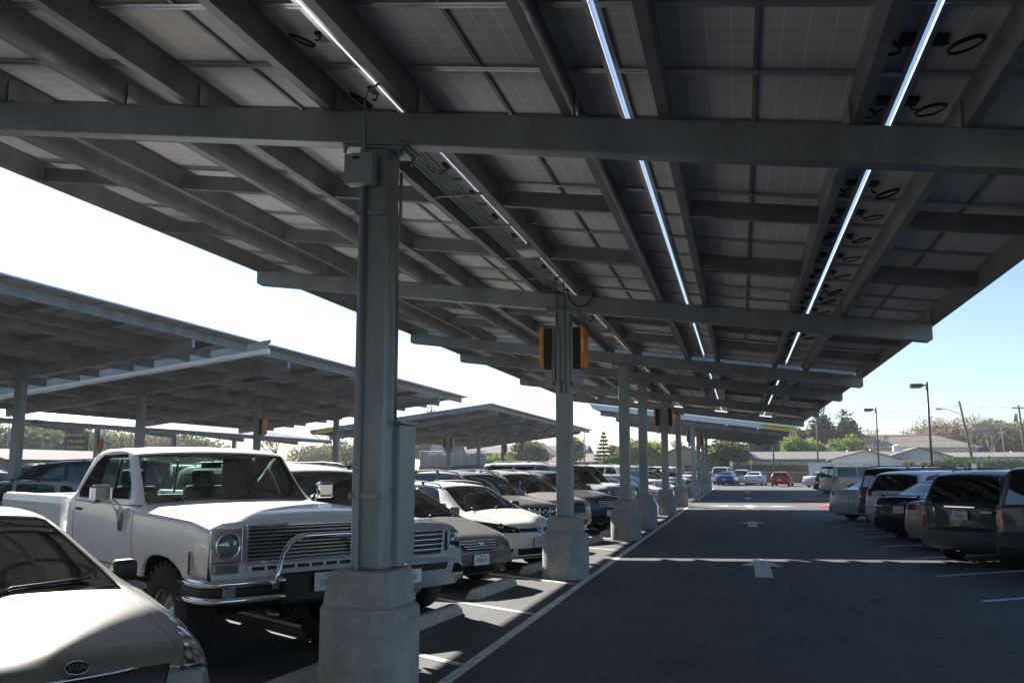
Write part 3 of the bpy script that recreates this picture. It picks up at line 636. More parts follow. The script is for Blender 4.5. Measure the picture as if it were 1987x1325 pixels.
def wheel(parent, x, y, r, wd, kind='alloy', spokes=5, steer=0):
    sd = 1 if y > 0 else -1
    mb = MB(); rr = r*.66 if kind != 'truck' else r*.50
    prof = [(rr, -wd*.46), (rr+.02, -wd*.5), (r*.90, -wd*.5), (r*.97, -wd*.42), (r, -wd*.3), (r, wd*.3), (r*.97, wd*.42), (r*.90, wd*.5), (rr+.02, wd*.5), (rr, wd*.46)]
    mb.lathe(prof, 'rubber', 36, axis='Y')
    if kind == 'truck':
        for k in range(26):
            a = 2*math.pi*k/26
            for s in (-1, 1):
                M4 = Matrix.Rotation(-(a+.12*s), 4, 'Y') @ Matrix.Translation((r*.985, s*wd*.27, 0)); mb.box((0, 0, 0), (.035, wd*.42, .055), 'rubber', M4)
    w = mb.build('wheel', parent, (x, y, r)); w.rotation_euler = (0, 0, steer)
    rm = MB(); f = sd*wd
    rm.lathe([(rr, f*.47), (rr-.015, f*.44), (rr-.03, f*.2), (rr-.03, -f*.3)], 'rim', 32, axis='Y')
    if kind == 'steel' or kind == 'truck':
        rm.lathe([(0, f*.30), (.05, f*.34), (.06, f*.22), (rr*.55, f*.16), (rr*.8, f*.10), (rr-.03, f*.2)], 'rim' if kind == 'truck' else 'satin', 24, axis='Y')
    else:
        rm.lathe([(0, f*.40), (.045, f*.40), (.06, f*.30), (.06, 0), (0, 0)], 'rim', 20, axis='Y')
        for k in range(spokes):
            a = 2*math.pi*k/spokes
            for da in (-.13, .13):
                M4 = Matrix.Rotation(-(a+da), 4, 'Y') @ Matrix.Translation((rr*.53, f*.36, 0)) @ Matrix.Rotation(0, 4, 'Y'); rm.box((0, 0, 0), (rr*.92, .03, .035), 'rim', M4)
    rm.lathe([(0, -f*.1), (rr*.6, -f*.1), (rr*.6, -f*.14)], 'satin', 24, axis='Y')
    rm.build('rim', w)
def seatmesh(parent, x, y, z, mname, wdt=.48, head=True):
    mb = MB(); mb.box((0, 0, 0), (.5, wdt, .14), mname, bev=.04)
    mb.box((0, 0, 0), (.13, wdt, .56), mname, Matrix.Translation((-.26, 0, .30)) @ Matrix.Rotation(R(-14), 4, 'Y'), bev=.04)
    if head: mb.box((0, 0, 0), (.10, .26, .17), mname, Matrix.Translation((-.36, 0, .67)) @ Matrix.Rotation(R(-10), 4, 'Y'), bev=.04); mb.tube([(-.34, 0, .5), (-.36, 0, .62)], .012, 'satin', 6)
    return mb.build('seat', parent, (x, y, z))
def plate(parent, x, z, txt, front=True, col='blue', y=0, script=True, frame='black'):
    mb = MB(); mb.box((0, 0, 0), (.006, .305, .152), 'white', bev=.0025); p = mb.build('license_plate', parent, (x, y, z)); sx = 1 if front else -1
    fr = MB(); 
    if frame: 
        for s in (-1, 1): fr.box((-.002*sx, 0, s*.078), (.008, .32, .006), frame); fr.box((-.002*sx, s*.1575, 0), (.008, .006, .16), frame)
        fr.build('plate_frame', p)
    R4 = Matrix.Rotation(R(90)*sx, 4, 'Z') @ Matrix.Rotation(R(90), 4, 'X')
    if txt: text_obj('plate_number', txt, .078, col, p, Matrix.Translation((.004*sx, 0, -.014)) @ R4 @ Matrix.Diagonal((.72, 1.15, 1, 1)), .001)
    if script: text_obj('state_name', 'California', .032, 'redink', p, Matrix.Translation((.004*sx, 0, .052)) @ R4, .001)
    return p
def mirror(parent, x, y, z, kind='paint', sz=(.10, .20, .15), color=None):
    sd = 1 if y > 0 else -1; mb = MB()
    mb.box((0, sd*.10, .03), sz, kind, bev=min(sz)*.34); mb.tube([(0.02, -.03*sd, -.03), (0, sd*.06, 0)], .025, 'black', 6)
    o = mb.build('side_mirror', parent, (x, y, z)); 
    for p in o.data.polygons: p.use_smooth = True
    g = MB(); g.box((-sz[0]/2-.0005, sd*.10, .03), (.004, sz[1]*.84, sz[2]*.8), 'chrome'); g.build('mirror_glass', o)
    if color: o.color = color
    return o
def fx(prof, z):   # centreline s at height z on the nose
    for (a, b, _), (c, d, _) in zip(prof, prof[1:]):
        if min(b, d) <= z <= max(b, d) and abs(d-b) > 1e-6: return a+(c-a)*(z-b)/(d-b)
    return prof[0][0]
def rx(prof, z):
    for (a, b, _), (c, d, _) in list(zip(prof, prof[1:]))[::-1]:
        if min(b, d) <= z <= max(b, d) and abs(d-b) > 1e-6: return a+(c-a)*(z-b)/(d-b)
    return prof[-1][0]
def build_car(name, label, cat, P, color, detail=2):
    L, W = P['L'], P['W']; root = empty(name, label, cat); bm, tags, prof = shell(P)
    for k, nm in enumerate(['paint', 'black', 'chrome', 'satin']): pass
    mats = ['paint', 'black', 'chrome', P.get('trim', 'black')]
    tg = bm.faces.layers.int['tag']; rg = bm.faces.layers.int['reg']; JP = len(TOPF)
    side = lambda sg: (lambda f, c: c.y*sg > .35 and JP-1 <= f[rg])
    parts = []
    # wheel arches
    xa = [-P['wf'], -P['wr']]; ra = P['ra']; rw = P['rwheel']
    for x in xa:
        for sg in (-1, 1):
            sq = P.get('arch', 2.0)
            poly = [(x+ra*abs(math.cos(t))**(2/sq)*(1 if math.cos(t) > 0 else -1), rw+P.get('archz', 0)+ra*abs(math.sin(t))**(2/sq)*(1 if math.sin(t) > 0 else -1)) for t in [2*math.pi*k/24 for k in range(24)]]
            poly = [(px, max(pz, -.2)) for px, pz in poly]
            fs = cut(bm, poly, 'Y', lambda f, c, sg=sg: c.y*sg > W*.28 and f[rg] >= JP)
            fset = set(fs); bd = list({e for f in fs for e in f.edges if any(q not in fset for q in e.link_faces)})
            bmesh.ops.delete(bm, geom=fs, context='FACES'); bd = [e for e in bd if e.is_valid and len(e.link_faces) == 1]
            r = bmesh.ops.extrude_edge_only(bm, edges=bd)
            for gq in r['geom']:
                if isinstance(gq, bmesh.types.BMVert): gq.co.y -= sg*.03; gq.co.x += (x-gq.co.x)*.012
                elif isinstance(gq, bmesh.types.BMFace): gq.material_index = 0
            e2 = [e for e in r['geom'] if isinstance(e, bmesh.types.BMEdge) and len(e.link_faces) == 1]
            r = bmesh.ops.extrude_edge_only(bm, edges=e2)
            for gq in r['geom']:
                if isinstance(gq, bmesh.types.BMVert): gq.co.y -= sg*.28
                elif isinstance(gq, bmesh.types.BMFace): gq.material_index = 1
    # glass by profile tag
    rim = 1
    for tname, pname, gm, jm in (('ws', 'windshield', P.get('wsglass', 'glass'), P.get('wsj', 5)), ('rw', 'rear_window', P.get('rglass', 'dglass'), P.get('rwj', 5))):
        if tname in tags:
            k = tags.index(tname); fs = [f for f in bm.faces if f[tg] == k and f[rg] < jm and (tname == 'ws' or f.calc_center_median().z > P.get('rwz', 0))]
            bm.normal_update(); take(bm, fs, pname, gm, root, -.004, rim)
    for wn in P['wins']:
        poly, gm = wn[0], wn[1]
        for sg in (-1, 1):
            fs = cut(bm, poly, 'Y', lambda f, c, sg=sg: c.y*sg > .3 and JP-1 <= f[rg] <= JP+6); bm.normal_update()
            take(bm, fs, 'side_window', gm, root, -.006, rim)
    # lamps, grilles
    for ft in P.get('front', []):
        nm, poly, mt, off = ft[:4]; rimm = ft[4] if len(ft) > 4 else None
        for sg in ((1,) if poly[0][0] is None else ((-1, 1) if min(p[0] for p in poly) > 0 else (1,))):
            pl = [(p[0]*sg, p[1]) for p in poly]
            fs = cut(bm, pl, 'X', lambda f, c: c.x > -.75); bm.normal_update(); o = take(bm, fs, nm, mt, root, off, rimm)
    for ft in P.get('rear', []):
        nm, poly, mt, off = ft[:4]
        for sg in ((-1, 1) if min(p[0] for p in poly) > 0 else (1,)):
            pl = [(p[0]*sg, p[1]) for p in poly]
            fs = cut(bm, pl, 'X', lambda f, c: c.x < -L+P.get('rearx', .42)); bm.normal_update(); take(bm, fs, nm, mt, root, off, None)
    # shut lines of bonnet and boot
    for sg in (-1, 1):
        for ln in P.get('seams', [[(-.22, .60), (-.95, .70)], [(-.95, .70), (-P['dash']+.42, .735)]]):
            (ax, ay), (bx, by) = ln; pl = [(ax, sg*ay), (bx, sg*by), (bx, sg*(by+.009)), (ax, sg*(ay+.009))]
            fs = cut(bm, pl, 'Z', lambda f, c: c.z > .62 and f.normal.z > .25 and c.x > -1.6)
            for f in fs: f.material_index = 1
    for zz in P.get('rseam', []):
        fs = cut(bm, [(-W*.48, zz), (W*.48, zz), (W*.48, zz+.010), (-W*.48, zz+.010)], 'X', lambda f, c: c.x < -L+.42)
        for f in fs: f.material_index = 1
    # doors
    for d in P.get('doors', []):
        for sg in (-1, 1):
            cx = sum(p[0] for p in d)/len(d); cz = sum(p[1] for p in d)/len(d)
            out = cut(bm, d, 'Y', lambda f, c, sg=sg: c.y*sg > .45 and f[rg] >= JP)
            inn = [(cx+(p[0]-cx)*(1-.014/abs(p[0]-cx) if abs(p[0]-cx) > .05 else 1), cz+(p[1]-cz)*(1-.012/abs(p[1]-cz) if abs(p[1]-cz) > .05 else 1)) for p in d]
            fi = cut(bm, inn, 'Y', lambda f, c, sg=sg: c.y*sg > .45 and f[rg] >= JP)
            fs = set(fi); out = cut(bm, d, 'Y', lambda f, c, sg=sg: c.y*sg > .45 and f[rg] >= JP)
            bm.normal_update()
            for f in out:
                if f not in fs and f.material_index == 0: f.material_index = 1
            o = take(bm, [f for f in fi if f.material_index == 0], 'door', 'paint', root, 0)
            if o:
                o.color = color; hx = min(p[0] for p in d)+.16
                if P.get('handle', True):
                    mb = MB(); mb.box((0, 0, 0), (.20, .022, .03), P.get('hmat', 'paint'), bev=.009); ho = mb.build('handle', o, (hx, sg*(W/2*.985+.006), P['hz'])); ho.color = color
    # lower cladding
    if 'clad' in P:
        zc = P['clad']
        for f in bm.faces:
            if f[rg] >= JP and f.calc_center_median().z < zc and f.material_index == 0: f.material_index = 3
    me = bpy.data.meshes.new('body'); 
    for k in mats: me.materials.append(M[k])
    bm.to_mesh(me); bm.free(); o = bpy.data.objects.new('body', me); C.objects.link(o); o.parent = root; o.color = color
    # underbody, cabin floor
    mb = MB(); zl = interp(P['low'], L/2)
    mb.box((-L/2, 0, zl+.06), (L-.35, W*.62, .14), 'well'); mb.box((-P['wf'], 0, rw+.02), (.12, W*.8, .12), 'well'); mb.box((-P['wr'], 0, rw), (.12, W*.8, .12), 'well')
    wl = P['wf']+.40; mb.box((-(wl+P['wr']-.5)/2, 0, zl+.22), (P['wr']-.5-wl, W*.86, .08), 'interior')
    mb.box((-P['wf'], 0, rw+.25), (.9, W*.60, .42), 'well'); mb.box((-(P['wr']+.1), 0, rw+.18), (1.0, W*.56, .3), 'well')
    mb.build('underbody', root)
    # interior
    cx = -P['dash']; zb = P['dashz']; sm = P.get('seatm', 'seat')
    mb = MB(); mb.box((cx+.05, 0, zb-.10), (.55, W*.78, .2), 'interior', bev=.05); mb.box((cx+.15, 0, zb-.4), (.2, W*.78, .5), 'interior'); mb.build('dashboard', root)
    mb = MB(); mb.lathe([(.175+.014*math.cos(a), .014*math.sin(a)) for a in [2*math.pi*k/8 for k in range(9)]], 'black', 24); mb.box((0, 0, 0), (.04, .3, .02), 'black'); mb.box((0, 0, -.01), (.12, .1, .03), 'black')
    so_ = mb.build('steering_wheel', root, (cx-.32, W*.2, zb-.0)); so_.rotation_euler = (0, R(-62), 0)
    for y in (-.2, .2): seatmesh(root, cx-.85, y*W, zb-.42, sm)
    if P.get('rows', 2) > 1: seatmesh(root, cx-1.75, 0, zb-.40, sm, W*.68, False)
    if P.get('rows', 2) > 2: seatmesh(root, cx-2.6, 0, zb-.36, sm, W*.66, False)
    mb = MB(); mb.box((0, 0, 0), (.03, .22, .06), 'black', bev=.01); mb.tube([(.01, 0, .02), (.05, 0, .08)], .008, 'black', 6); mb.build('rear_view_mirror', root, P['rvm'])
    for x in xa:
        for sg in (-1, 1): wheel(root, x, sg*(W/2-P.get('tyw', .21)/2-P.get('tyin', .012)), rw, P.get('tyw', .21), P.get('wk', 'alloy'), P.get('spk', 5))
    if P.get('mir', True):
        mx, my, mz = P['mirp']
        for sg in (-1, 1): mirror(root, mx, sg*my, mz, P.get('mmat', 'paint'), P.get('msz', (.10, .20, .15)), color)
    if P.get('wiper', True):
        wx, wz = P['wip']
        for y0 in (-.60, -.02):
            mb = MB(); mb.tube([(wx+.03, y0, wz-.005)]+[(wx-.02-.02*q-.13*(abs(y0+.15+.5*q)/.9)**2.2, y0+.08+.5*q, wz+.02+.012*q) for q in (0, .5, 1)], .008, 'black', 5); mb.build('wiper', root)
    for sx, zz in ((1, P.get('fz')), (-1, P.get('rz'))): pass
    for rr in P.get('rails', []):
        for sg in (-1, 1):
            mb = MB(); x0, x1, y, z = rr
            tz = lambda xx: max([b+(d-b)*(-xx-a)/(c-a) for (a, b, _), (c, d, _) in zip(prof, prof[1:]) if a <= -xx <= c and c > a]+[0])-.03
            mb.tube([(x0, sg*y, tz(x0)-.02), (x0-.07, sg*y, tz(x0-.07)+.035)]+[(x0+(x1-x0)*q, sg*y, tz(x0+(x1-x0)*q)+.045) for q in (.15, .35, .55, .75, .9)]+[(x1+.04, sg*y, tz(x1)+.03), (x1, sg*y, tz(x1)-.02)], .013, P.get('railm', 'black'), 8)
            for q in (.35, .7): xx = x0+(x1-x0)*q; mb.box((xx, sg*y, tz(xx)+.015), (.06, .02, .05), 'black')
            mb.build('roof_rail', root)
    if 'fplate' in P: plate(root, *P['fplate'])
    if 'rplate' in P: plate(root, *P['rplate'], False)
    return root, prof
def place(root, x, y, hd, centre_off=0): root.location = (x, y, 0); root.rotation_euler = (0, 0, R(hd)); return root
def emb_text(root, name, txt, size, mt, x, z, ry=0, rear=False, y=0, sx=1.0):
    R4 = Matrix.Rotation(R(90) if not rear else R(-90), 4, 'Z') @ Matrix.Rotation(R(90-ry), 4, 'X') @ Matrix.Diagonal((sx, 1, 1, 1))
    return text_obj(name, txt, size, mt, root, Matrix.Translation((x, y, z)) @ R4, .003)
def ring(root, name, x, y, z, r, mt, tilt=0, th=.006, sy=1.0, fill=None):
    mb = MB(); mb.tube([(0, sy*r*math.cos(a), r*math.sin(a)) for a in [2*math.pi*k/24 for k in range(25)]], th, mt, 6, False)
    if fill: mb.prism([(sy*r*math.cos(2*math.pi*k/24), r*math.sin(2*math.pi*k/24)) for k in range(24)], -.003, .003, fill, 'YZ')
    o = mb.build(name, root, (x, y, z)); o.rotation_euler = (0, R(tilt), 0); return o
def sedanP(**k):
    P = dict(L=4.8, W=1.83, wf=.95, wr=3.72, rwheel=.325, ra=.375, tyw=.21, wroof=.56, crease=.008,
      prof=[(.14,.20,0,'front'),(.03,.34,.06,'front'),(0,.50,.10,'front'),(.04,.66,.07,'front'),(.17,.755,.14,'hood'),(1.12,.965,.10,'ws'),(1.98,1.40,.22,'roof'),(2.65,1.465,.4,'roof'),(3.35,1.40,.28,'rw'),(4.02,1.08,.14,'deck'),(4.66,1.04,.07,'rear'),(4.77,.84,.08,'rear'),(4.8,.52,.1,'rear'),(4.70,.24,0,'rear')],
      belt=[(0,.70),(.6,.84),(1.3,.93),(3.0,.97),(4.2,1.0),(4.8,.98)], low=[(0,.20),(.5,.2),(.9,.2),(3.9,.2),(4.8,.28)],
      wins=[([(-1.72,.975),(-2.62,.985),(-2.62,1.36),(-2.30,1.355),(-2.06,1.30)],'glass'),([(-2.70,.985),(-3.50,1.0),(-3.62,1.06),(-3.20,1.30),(-3.0,1.345),(-2.70,1.36)],'glass')],
      doors=[[(-1.38,.34),(-2.64,.30),(-2.64,.955),(-1.46,.93)],[(-2.68,.30),(-3.28,.34),(-3.62,.72),(-3.62,.975),(-2.68,.955)]], hz=.86,
      dash=1.62, dashz=.93, rvm=(-2.02,0,1.27), mirp=(-1.62,.84,.98), wip=(-1.16,.985),
      front=[('headlight',[(.50,.60),(.93,.58),(.93,.80),(.60,.735)],'refl',.003),('grille',[(-.36,.565),(.36,.565),(.42,.70),(-.42,.70)],'black',-.006),('lower_grille',[(-.55,.25),(.55,.25),(.60,.38),(-.60,.38)],'black',-.006)],
      rear=[('taillight',[(.50,.80),(.93,.80),(.93,.97),(.55,.95)],'red',.003)],
      fplate=(.015,.42,None), rplate=(-4.80,.68,None), rseam=[.60, 1.0])
    P.update(k); return P
def suvP(**k):
    P = dict(L=4.75, W=1.87, wf=.93, wr=3.62, rwheel=.36, ra=.42, tyw=.23, wroof=.62, crease=.008, bowws=.11,
      prof=[(.16,.26,0,'front'),(.03,.42,.06,'front'),(0,.60,.1,'front'),(.03,.84,.08,'front'),(.18,.98,.14,'hood'),(1.05,1.12,.10,'ws'),(1.80,1.58,.22,'roof'),(2.6,1.68,.5,'roof'),(3.9,1.62,.3,'roof'),(4.2,1.58,.08,'rw'),(4.62,1.10,.10,'rear'),(4.75,.85,.12,'rear'),(4.74,.55,.1,'rear'),(4.62,.32,0,'rear')],
      belt=[(0,.85),(.6,.98),(1.2,1.05),(3.0,1.10),(4.2,1.16),(4.8,1.10)], low=[(0,.26),(4.8,.30)],
      wins=[([(-1.66,1.10),(-2.52,1.11),(-2.52,1.53),(-2.15,1.52),(-1.95,1.45)],'glass'),([(-2.60,1.11),(-3.42,1.13),(-3.42,1.54),(-2.60,1.54)],'dglass'),([(-3.50,1.15),(-4.10,1.26),(-4.02,1.42),(-3.86,1.50),(-3.50,1.53)],'dglass')],
      doors=[[(-1.36,.42),(-2.54,.40),(-2.54,1.08),(-1.42,1.05)],[(-2.58,.40),(-3.14,.42),(-3.46,.80),(-3.46,1.10),(-2.58,1.08)]], hz=.98,
      dash=1.52, dashz=1.08, rvm=(-1.90,0,1.44), mirp=(-1.56,.86,1.12), wip=(-1.09,1.14), msz=(.12,.22,.18),
      front=[('headlight',[(.52,.74),(.95,.72),(.95,.96),(.58,.92)],'refl',.003),('grille',[(-.45,.66),(.45,.66),(.50,.90),(-.50,.90)],'black',-.006),('lower_grille',[(-.55,.34),(.55,.34),(.60,.48),(-.60,.48)],'black',-.006)],
      rear=[('taillight',[(.66,.92),(.95,.90),(.95,1.22),(.76,1.22)],'red',.003)],
      fplate=(.015,.53,None), rplate=(-4.77,.80,None), rails=[(-1.95,-3.95,.60,1.70)], spk=6, rseam=[.66, 1.06])
    P.update(k); return P
def boxP(**k):
    P = dict(L=4.9, W=1.87, wf=.92, wr=3.80, rwheel=.38, ra=.46, tyw=.25, wroof=.70, crease=0, shoulder=.06, plan=(.6,.08,.4,.04), bowf=.12, bowr=.05, bowws=.08,
      prof=[(.12,.36,0,'front'),(.02,.50,.05,'front'),(0,.66,.06,'front'),(.06,.70,.02,'front'),(.07,1.02,.06,'front'),(.20,1.09,.10,'hood'),(1.35,1.16,.08,'ws'),(2.0,1.68,.14,'roof'),(2.7,1.78,.4,'roof'),(4.4,1.77,.2,'roof'),(4.72,1.72,.06,'rw'),(4.84,1.15,.04,'rear'),(4.86,.75,.02,'rear'),(4.9,.72,.03,'rear'),(4.9,.45,.06,'rear'),(4.8,.36,0,'rear')],
      belt=[(0,1.0),(1.0,1.08),(4.9,1.12)], low=[(0,.36),(4.9,.36)],
      wins=[([(-1.85,1.13),(-2.75,1.13),(-2.75,1.64),(-2.35,1.64),(-2.16,1.55)],'glass'),([(-2.85,1.13),(-3.62,1.13),(-3.62,1.64),(-2.85,1.64)],'dglass'),([(-3.72,1.13),(-4.58,1.14),(-4.54,1.60),(-4.45,1.64),(-3.72,1.64)],'dglass')],
      doors=[[(-1.45,.48),(-2.78,.48),(-2.78,1.10),(-1.5,1.08)],[(-2.82,.48),(-3.30,.50),(-3.66,.90),(-3.66,1.10),(-2.82,1.10)]], hz=.98,
      dash=1.75, dashz=1.10, rvm=(-2.05,0,1.52), mirp=(-1.78,.90,1.16), wip=(-1.38,1.18), msz=(.12,.22,.20),
      front=[('headlight',[(.62,.80),(.95,.78),(.95,1.0),(.62,1.0)],'refl',.003),('grille',[(-.50,.74),(.50,.74),(.54,1.0),(-.54,1.0)],'black',-.008),('lower_grille',[(-.5,.42),(.5,.42),(.55,.54),(-.55,.54)],'black',-.006)],
      rear=[('taillight',[(.76,.86),(.95,.86),(.95,1.14),(.78,1.14)],'red',.003)],
      fplate=(.01,.50,None), rplate=(-4.88,.92,None), rails=[(-2.3,-4.3,.66,1.82)], wk='alloy', spk=6, rseam=[.71, 1.12])
    P.update(k); return P
GREY = (.24, .245, .25, 1)
# ---------------------------------------------------------------- the gold sedan in the lower left corner
kia, pr = build_car('sedan', 'champagne gold sedan cut off by the lower left corner, oval badge on its hood edge', 'car', sedanP(
    front=[('headlight',[(.56,.60),(.93,.56),(.93,.80),(.72,.765)],'refl',.003),('grille',[(-.47,.56),(.47,.56),(.52,.655),(0,.675),(-.52,.655)],'black',-.006),('lower_grille',[(-.6,.25),(.6,.25),(.65,.40),(-.65,.40)],'black',-.006)],
    fplate=(.02,.45,'7KYN318'), msz=(.10,.17,.14), mmat='black'), (.19, .172, .14, 1))
place(kia, -3.20, 4.00, -28)
ring(kia, 'badge', -.068, 0, .715, .036, 'chrome', -40, .003, 1.6, 'black'); emb_text(kia, 'badge_lettering', 'KIA', .045, 'chrome', -.061, .717, 50, sx=1.25)
mb = MB(); mb.tube([(-.012-.34*(abs(y)/.6)**2.2, y, .672-.10*0-(.02*(abs(y)/.5)**2)) for y in [-.53+.053*k for k in range(21)]], .008, 'chrome', 6)
for sg in (-1, 1): mb.tube([(-.29, sg*.53, .655), (-.21, sg*.47, .565)], .009, 'chrome', 6)
mb.build('grille_surround', kia)
# ---------------------------------------------------------------- white lifted pickup
WH = (.80, .80, .82, 1)
TP = dict(L=3.32, W=1.98, wf=.95, wr=4.25, rwheel=.45, ra=.515, archz=-.0, arch=2.7, tyw=.28, wroof=.80, shoulder=.09, shr=.04, tumble=.985, crown=.03, plan=(.25,.015,.1,.0), bowf=.015, bowr=0, bowws=.10,
    prof=[(.06,.78,0,'front'),(.01,.80,.01,'front'),(.0,1.245,.02,'front'),(.03,1.29,.03,'hood'),(.30,1.345,.15,'hood'),(1.52,1.395,.05,'ws'),(1.98,1.875,.10,'roof'),(2.3,1.935,.3,'roof'),(2.9,1.935,.16,'roof'),(3.12,1.87,.08,'rw'),(3.30,1.42,.03,'rear'),(3.32,.70,0,'rear')],
    belt=[(0,1.27),(.3,1.32),(1.4,1.38),(3.3,1.40)], low=[(0,.76),(3.3,.72)],
    wins=[([(-1.74,1.42),(-3.02,1.42),(-3.06,1.47),(-2.90,1.78),(-2.80,1.84),(-2.20,1.85),(-2.10,1.80)],'glass')],
    doors=[[(-1.55,.80),(-3.0,.80),(-3.12,1.0),(-3.12,1.39),(-1.55,1.37)]], hz=1.30, hmat='chrome', handle=True,
    wsj=6, tyin=.07, seams=[[(-.06,.80),(-.8,.80)],[(-.8,.80),(-1.45,.80)]], dash=1.88, dashz=1.36, rows=1, rvm=(-2.06,0,1.74), mir=False, wip=(-1.56,1.41), front=[], rear=[], rglass='glass', rwj=4, wk='truck', seatm='interior')
truck, pr = build_car('pickup_truck', 'white lifted old pickup with chrome grille guard behind the nearest column', 'pickup truck', TP, WH)
place(truck, -3.60, 7.35, -32)
def tpart(nm, mb, par=None):
    o = mb.build(nm, par or truck); o.color = WH; return o
# bed
bm = bmesh.new()
for sg in (-1, 1):
    nx, nz = 26, 10; g0 = [[bm.verts.new((-3.37-2.13*i/nx, sg*(.985-.012*(k == nz)-.02*max(0, (2-k))/2), .74+.66*k/nz)) for k in range(nz+1)] for i in range(nx+1)]
    for i in range(nx):
        for k in range(nz):
            q = [g0[i][k], g0[i+1][k], g0[i+1][k+1], g0[i][k+1]]; bm.faces.new(q if sg < 0 else q[::-1])
    poly = [(-4.25+.53*math.copysign(abs(math.cos(t))**.75, math.cos(t)), .45+.53*math.copysign(abs(math.sin(t))**.75, math.sin(t))) for t in [2*math.pi*k/28 for k in range(28)]]
    fs = cut_bed = None
    bm.faces.layers.int.get('reg') or bm.faces.layers.int.new('reg')
    fs = cut(bm, poly, 'Y', lambda f, c, sg=sg: c.y*sg > .5); bmesh.ops.delete(bm, geom=fs, context='FACES')
me = bpy.data.meshes.new('bed'); bm.to_mesh(me); bm.free(); me.materials.append(M['paint']); bed = bpy.data.objects.new('bed', me); C.objects.link(bed); bed.parent = truck; bed.color = WH
mo = bed.modifiers.new('s', 'SOLIDIFY'); mo.thickness = .05; mo.offset = -1
mb = MB(); mb.box((-4.43, 0, .93), (2.1, 1.88, .05), 'paint'); mb.box((-3.40, 0, 1.15), (.05, 1.86, .48), 'paint')
for sg in (-1, 1): mb.box((-4.43, sg*.955, 1.405), (2.16, .09, .035), 'paint', bev=.012); mb.box((-4.25, sg*.84, 1.0), (1.1, .2, .25), 'paint', bev=.05)
tpart('bed_floor', mb)
mb = MB(); mb.box((-5.49, 0, 1.16), (.06, 1.86, .48), 'paint', bev=.012); tpart('tailgate', mb)
mb = MB(); mb.box((-5.60, 0, .78), (.16, 1.9, .17), 'chrome', bev=.02); tpart('rear_bumper', mb)
for sg in (-1, 1): mb = MB(); mb.box((-5.50, sg*.95, 1.05), (.05, .09, .30), 'red', bev=.01); tpart('taillight', mb)
for x in (-4.25,): pass
# front end: grille, lamps, bumper, guard
mb = MB(); mb.box((.004, 0, 1.095), (.03, 1.34, .27), 'black'); grl = tpart('grille', mb)
mb = MB()
for k in range(9): mb.box((.028, 0, .975+.03*k), (.022, 1.32, .010), 'satin')
for y in (-.33, 0, .33): mb.box((.024, y, 1.095), (.02, .012, .26), 'black')
tpart('grille_bars', mb, grl)
mb = MB(); mb.box((.024, 0, 1.238), (.045, 1.36, .022), 'chrome', bev=.006); mb.box((.024, 0, .945), (.045, 1.36, .022), 'chrome', bev=.006)
for s in (-1, 1): mb.box((.024, s*.67, 1.09), (.04, .022, .28), 'chrome', bev=.006)
tpart('grille_surround', mb)
mb = MB(); mb.box((.02, 0, .893), (.03, 1.30, .05), 'paint', bev=.006)
for k in range(9): mb.box((.036, -.56+.14*k, .893), (.006, .115, .03), 'black')
tpart('lower_valance', mb)
for s in (-1, 1):
    mb = MB(); y = s*.835
    M4 = Matrix.Translation((.012, y, 1.09))
    mb.box((0, 0, 0), (.03, .27, .28), 'chrome', M4, bev=.012); mb.box((.012, 0, 0), (.012, .235, .24), 'satin', M4); hb = tpart('headlight', mb)
    mb = MB(); M5 = Matrix.Translation((.030, y, 1.09)) @ Matrix.Rotation(R(90), 4, 'Y')
    mb.lathe([(.105, -.005), (.112, .012), (.10, .02), (.093, .008)], 'chrome', 28, M5); mb.lathe([(.093, .0), (.06, -.03), (.02, -.05), (0, -.052)], 'refl', 28, M5); tpart('lamp_bezel', mb, hb)
    mb = MB(); mb.lathe([(0, .032), (.04, .028), (.075, .016), (.095, 0)], 'lens', 28, M5); tpart('lamp_lens', mb, hb)
    mb = MB(); mb.box((.014, y, .905), (.03, .215, .075), 'satin', bev=.008); mb.box((.03, y, .905), (.008, .19, .055), 'amber' if False else 'lens'); tpart('parking_lamp', mb)
    mb = MB(); mb.box((-.30, s*.993, .94), (.055, .012, .19), 'chrome', bev=.004); mb.box((-.30, s*1.0, .94), (.03, .01, .165), 'red', bev=.003); tpart('side_marker', mb)
    # long arm chrome mirror
    mb = MB(); mb.box((-1.78, s*1.20, 1.475), (.10, .19, .17), 'chrome', bev=.03); mo_ = tpart('side_mirror', mb)
    mb = MB(); mb.tube([(-1.75, s*1.10, 1.43), (-1.72, s*1.04, 1.36), (-1.72, s*1.0, 1.25)], .012, 'chrome', 8); mb.tube([(-1.84, s*1.10, 1.43), (-1.86, s*1.04, 1.34), (-1.80, s*1.0, 1.18)], .010, 'chrome', 8)
    mb.prism([(-1.66, 1.34), (-1.88, 1.34), (-1.82, 1.13), (-1.72, 1.13)], s*.985, s*1.015, 'chrome'); tpart('mirror_bracket', mb, mo_)
def sweep(mb, path, sec, mt):
    """path of (x,y), sec of (out,z) closed loop"""
    n = len(sec); vs = []; fs = []
    for i, p in enumerate(path):
        a = Vector(path[max(i-1, 0)]); b = Vector(path[min(i+1, len(path)-1)]); d = (b-a).normalized(); nn = Vector((d.y, -d.x))
        if nn.x < -.0 and abs(nn.y) < .5: nn = -nn
        for o, z in sec: vs.append((p[0]+nn.x*o, p[1]+nn.y*o, z))
    for i in range(len(path)-1):
        for k in range(n): k2 = (k+1) % n; fs.append((i*n+k, i*n+k2, (i+1)*n+k2, (i+1)*n+k))
    fs += [tuple(range(n)), tuple((len(path)-1)*n+k for k in range(n))]
    mb.add(vs, fs, mt, True)
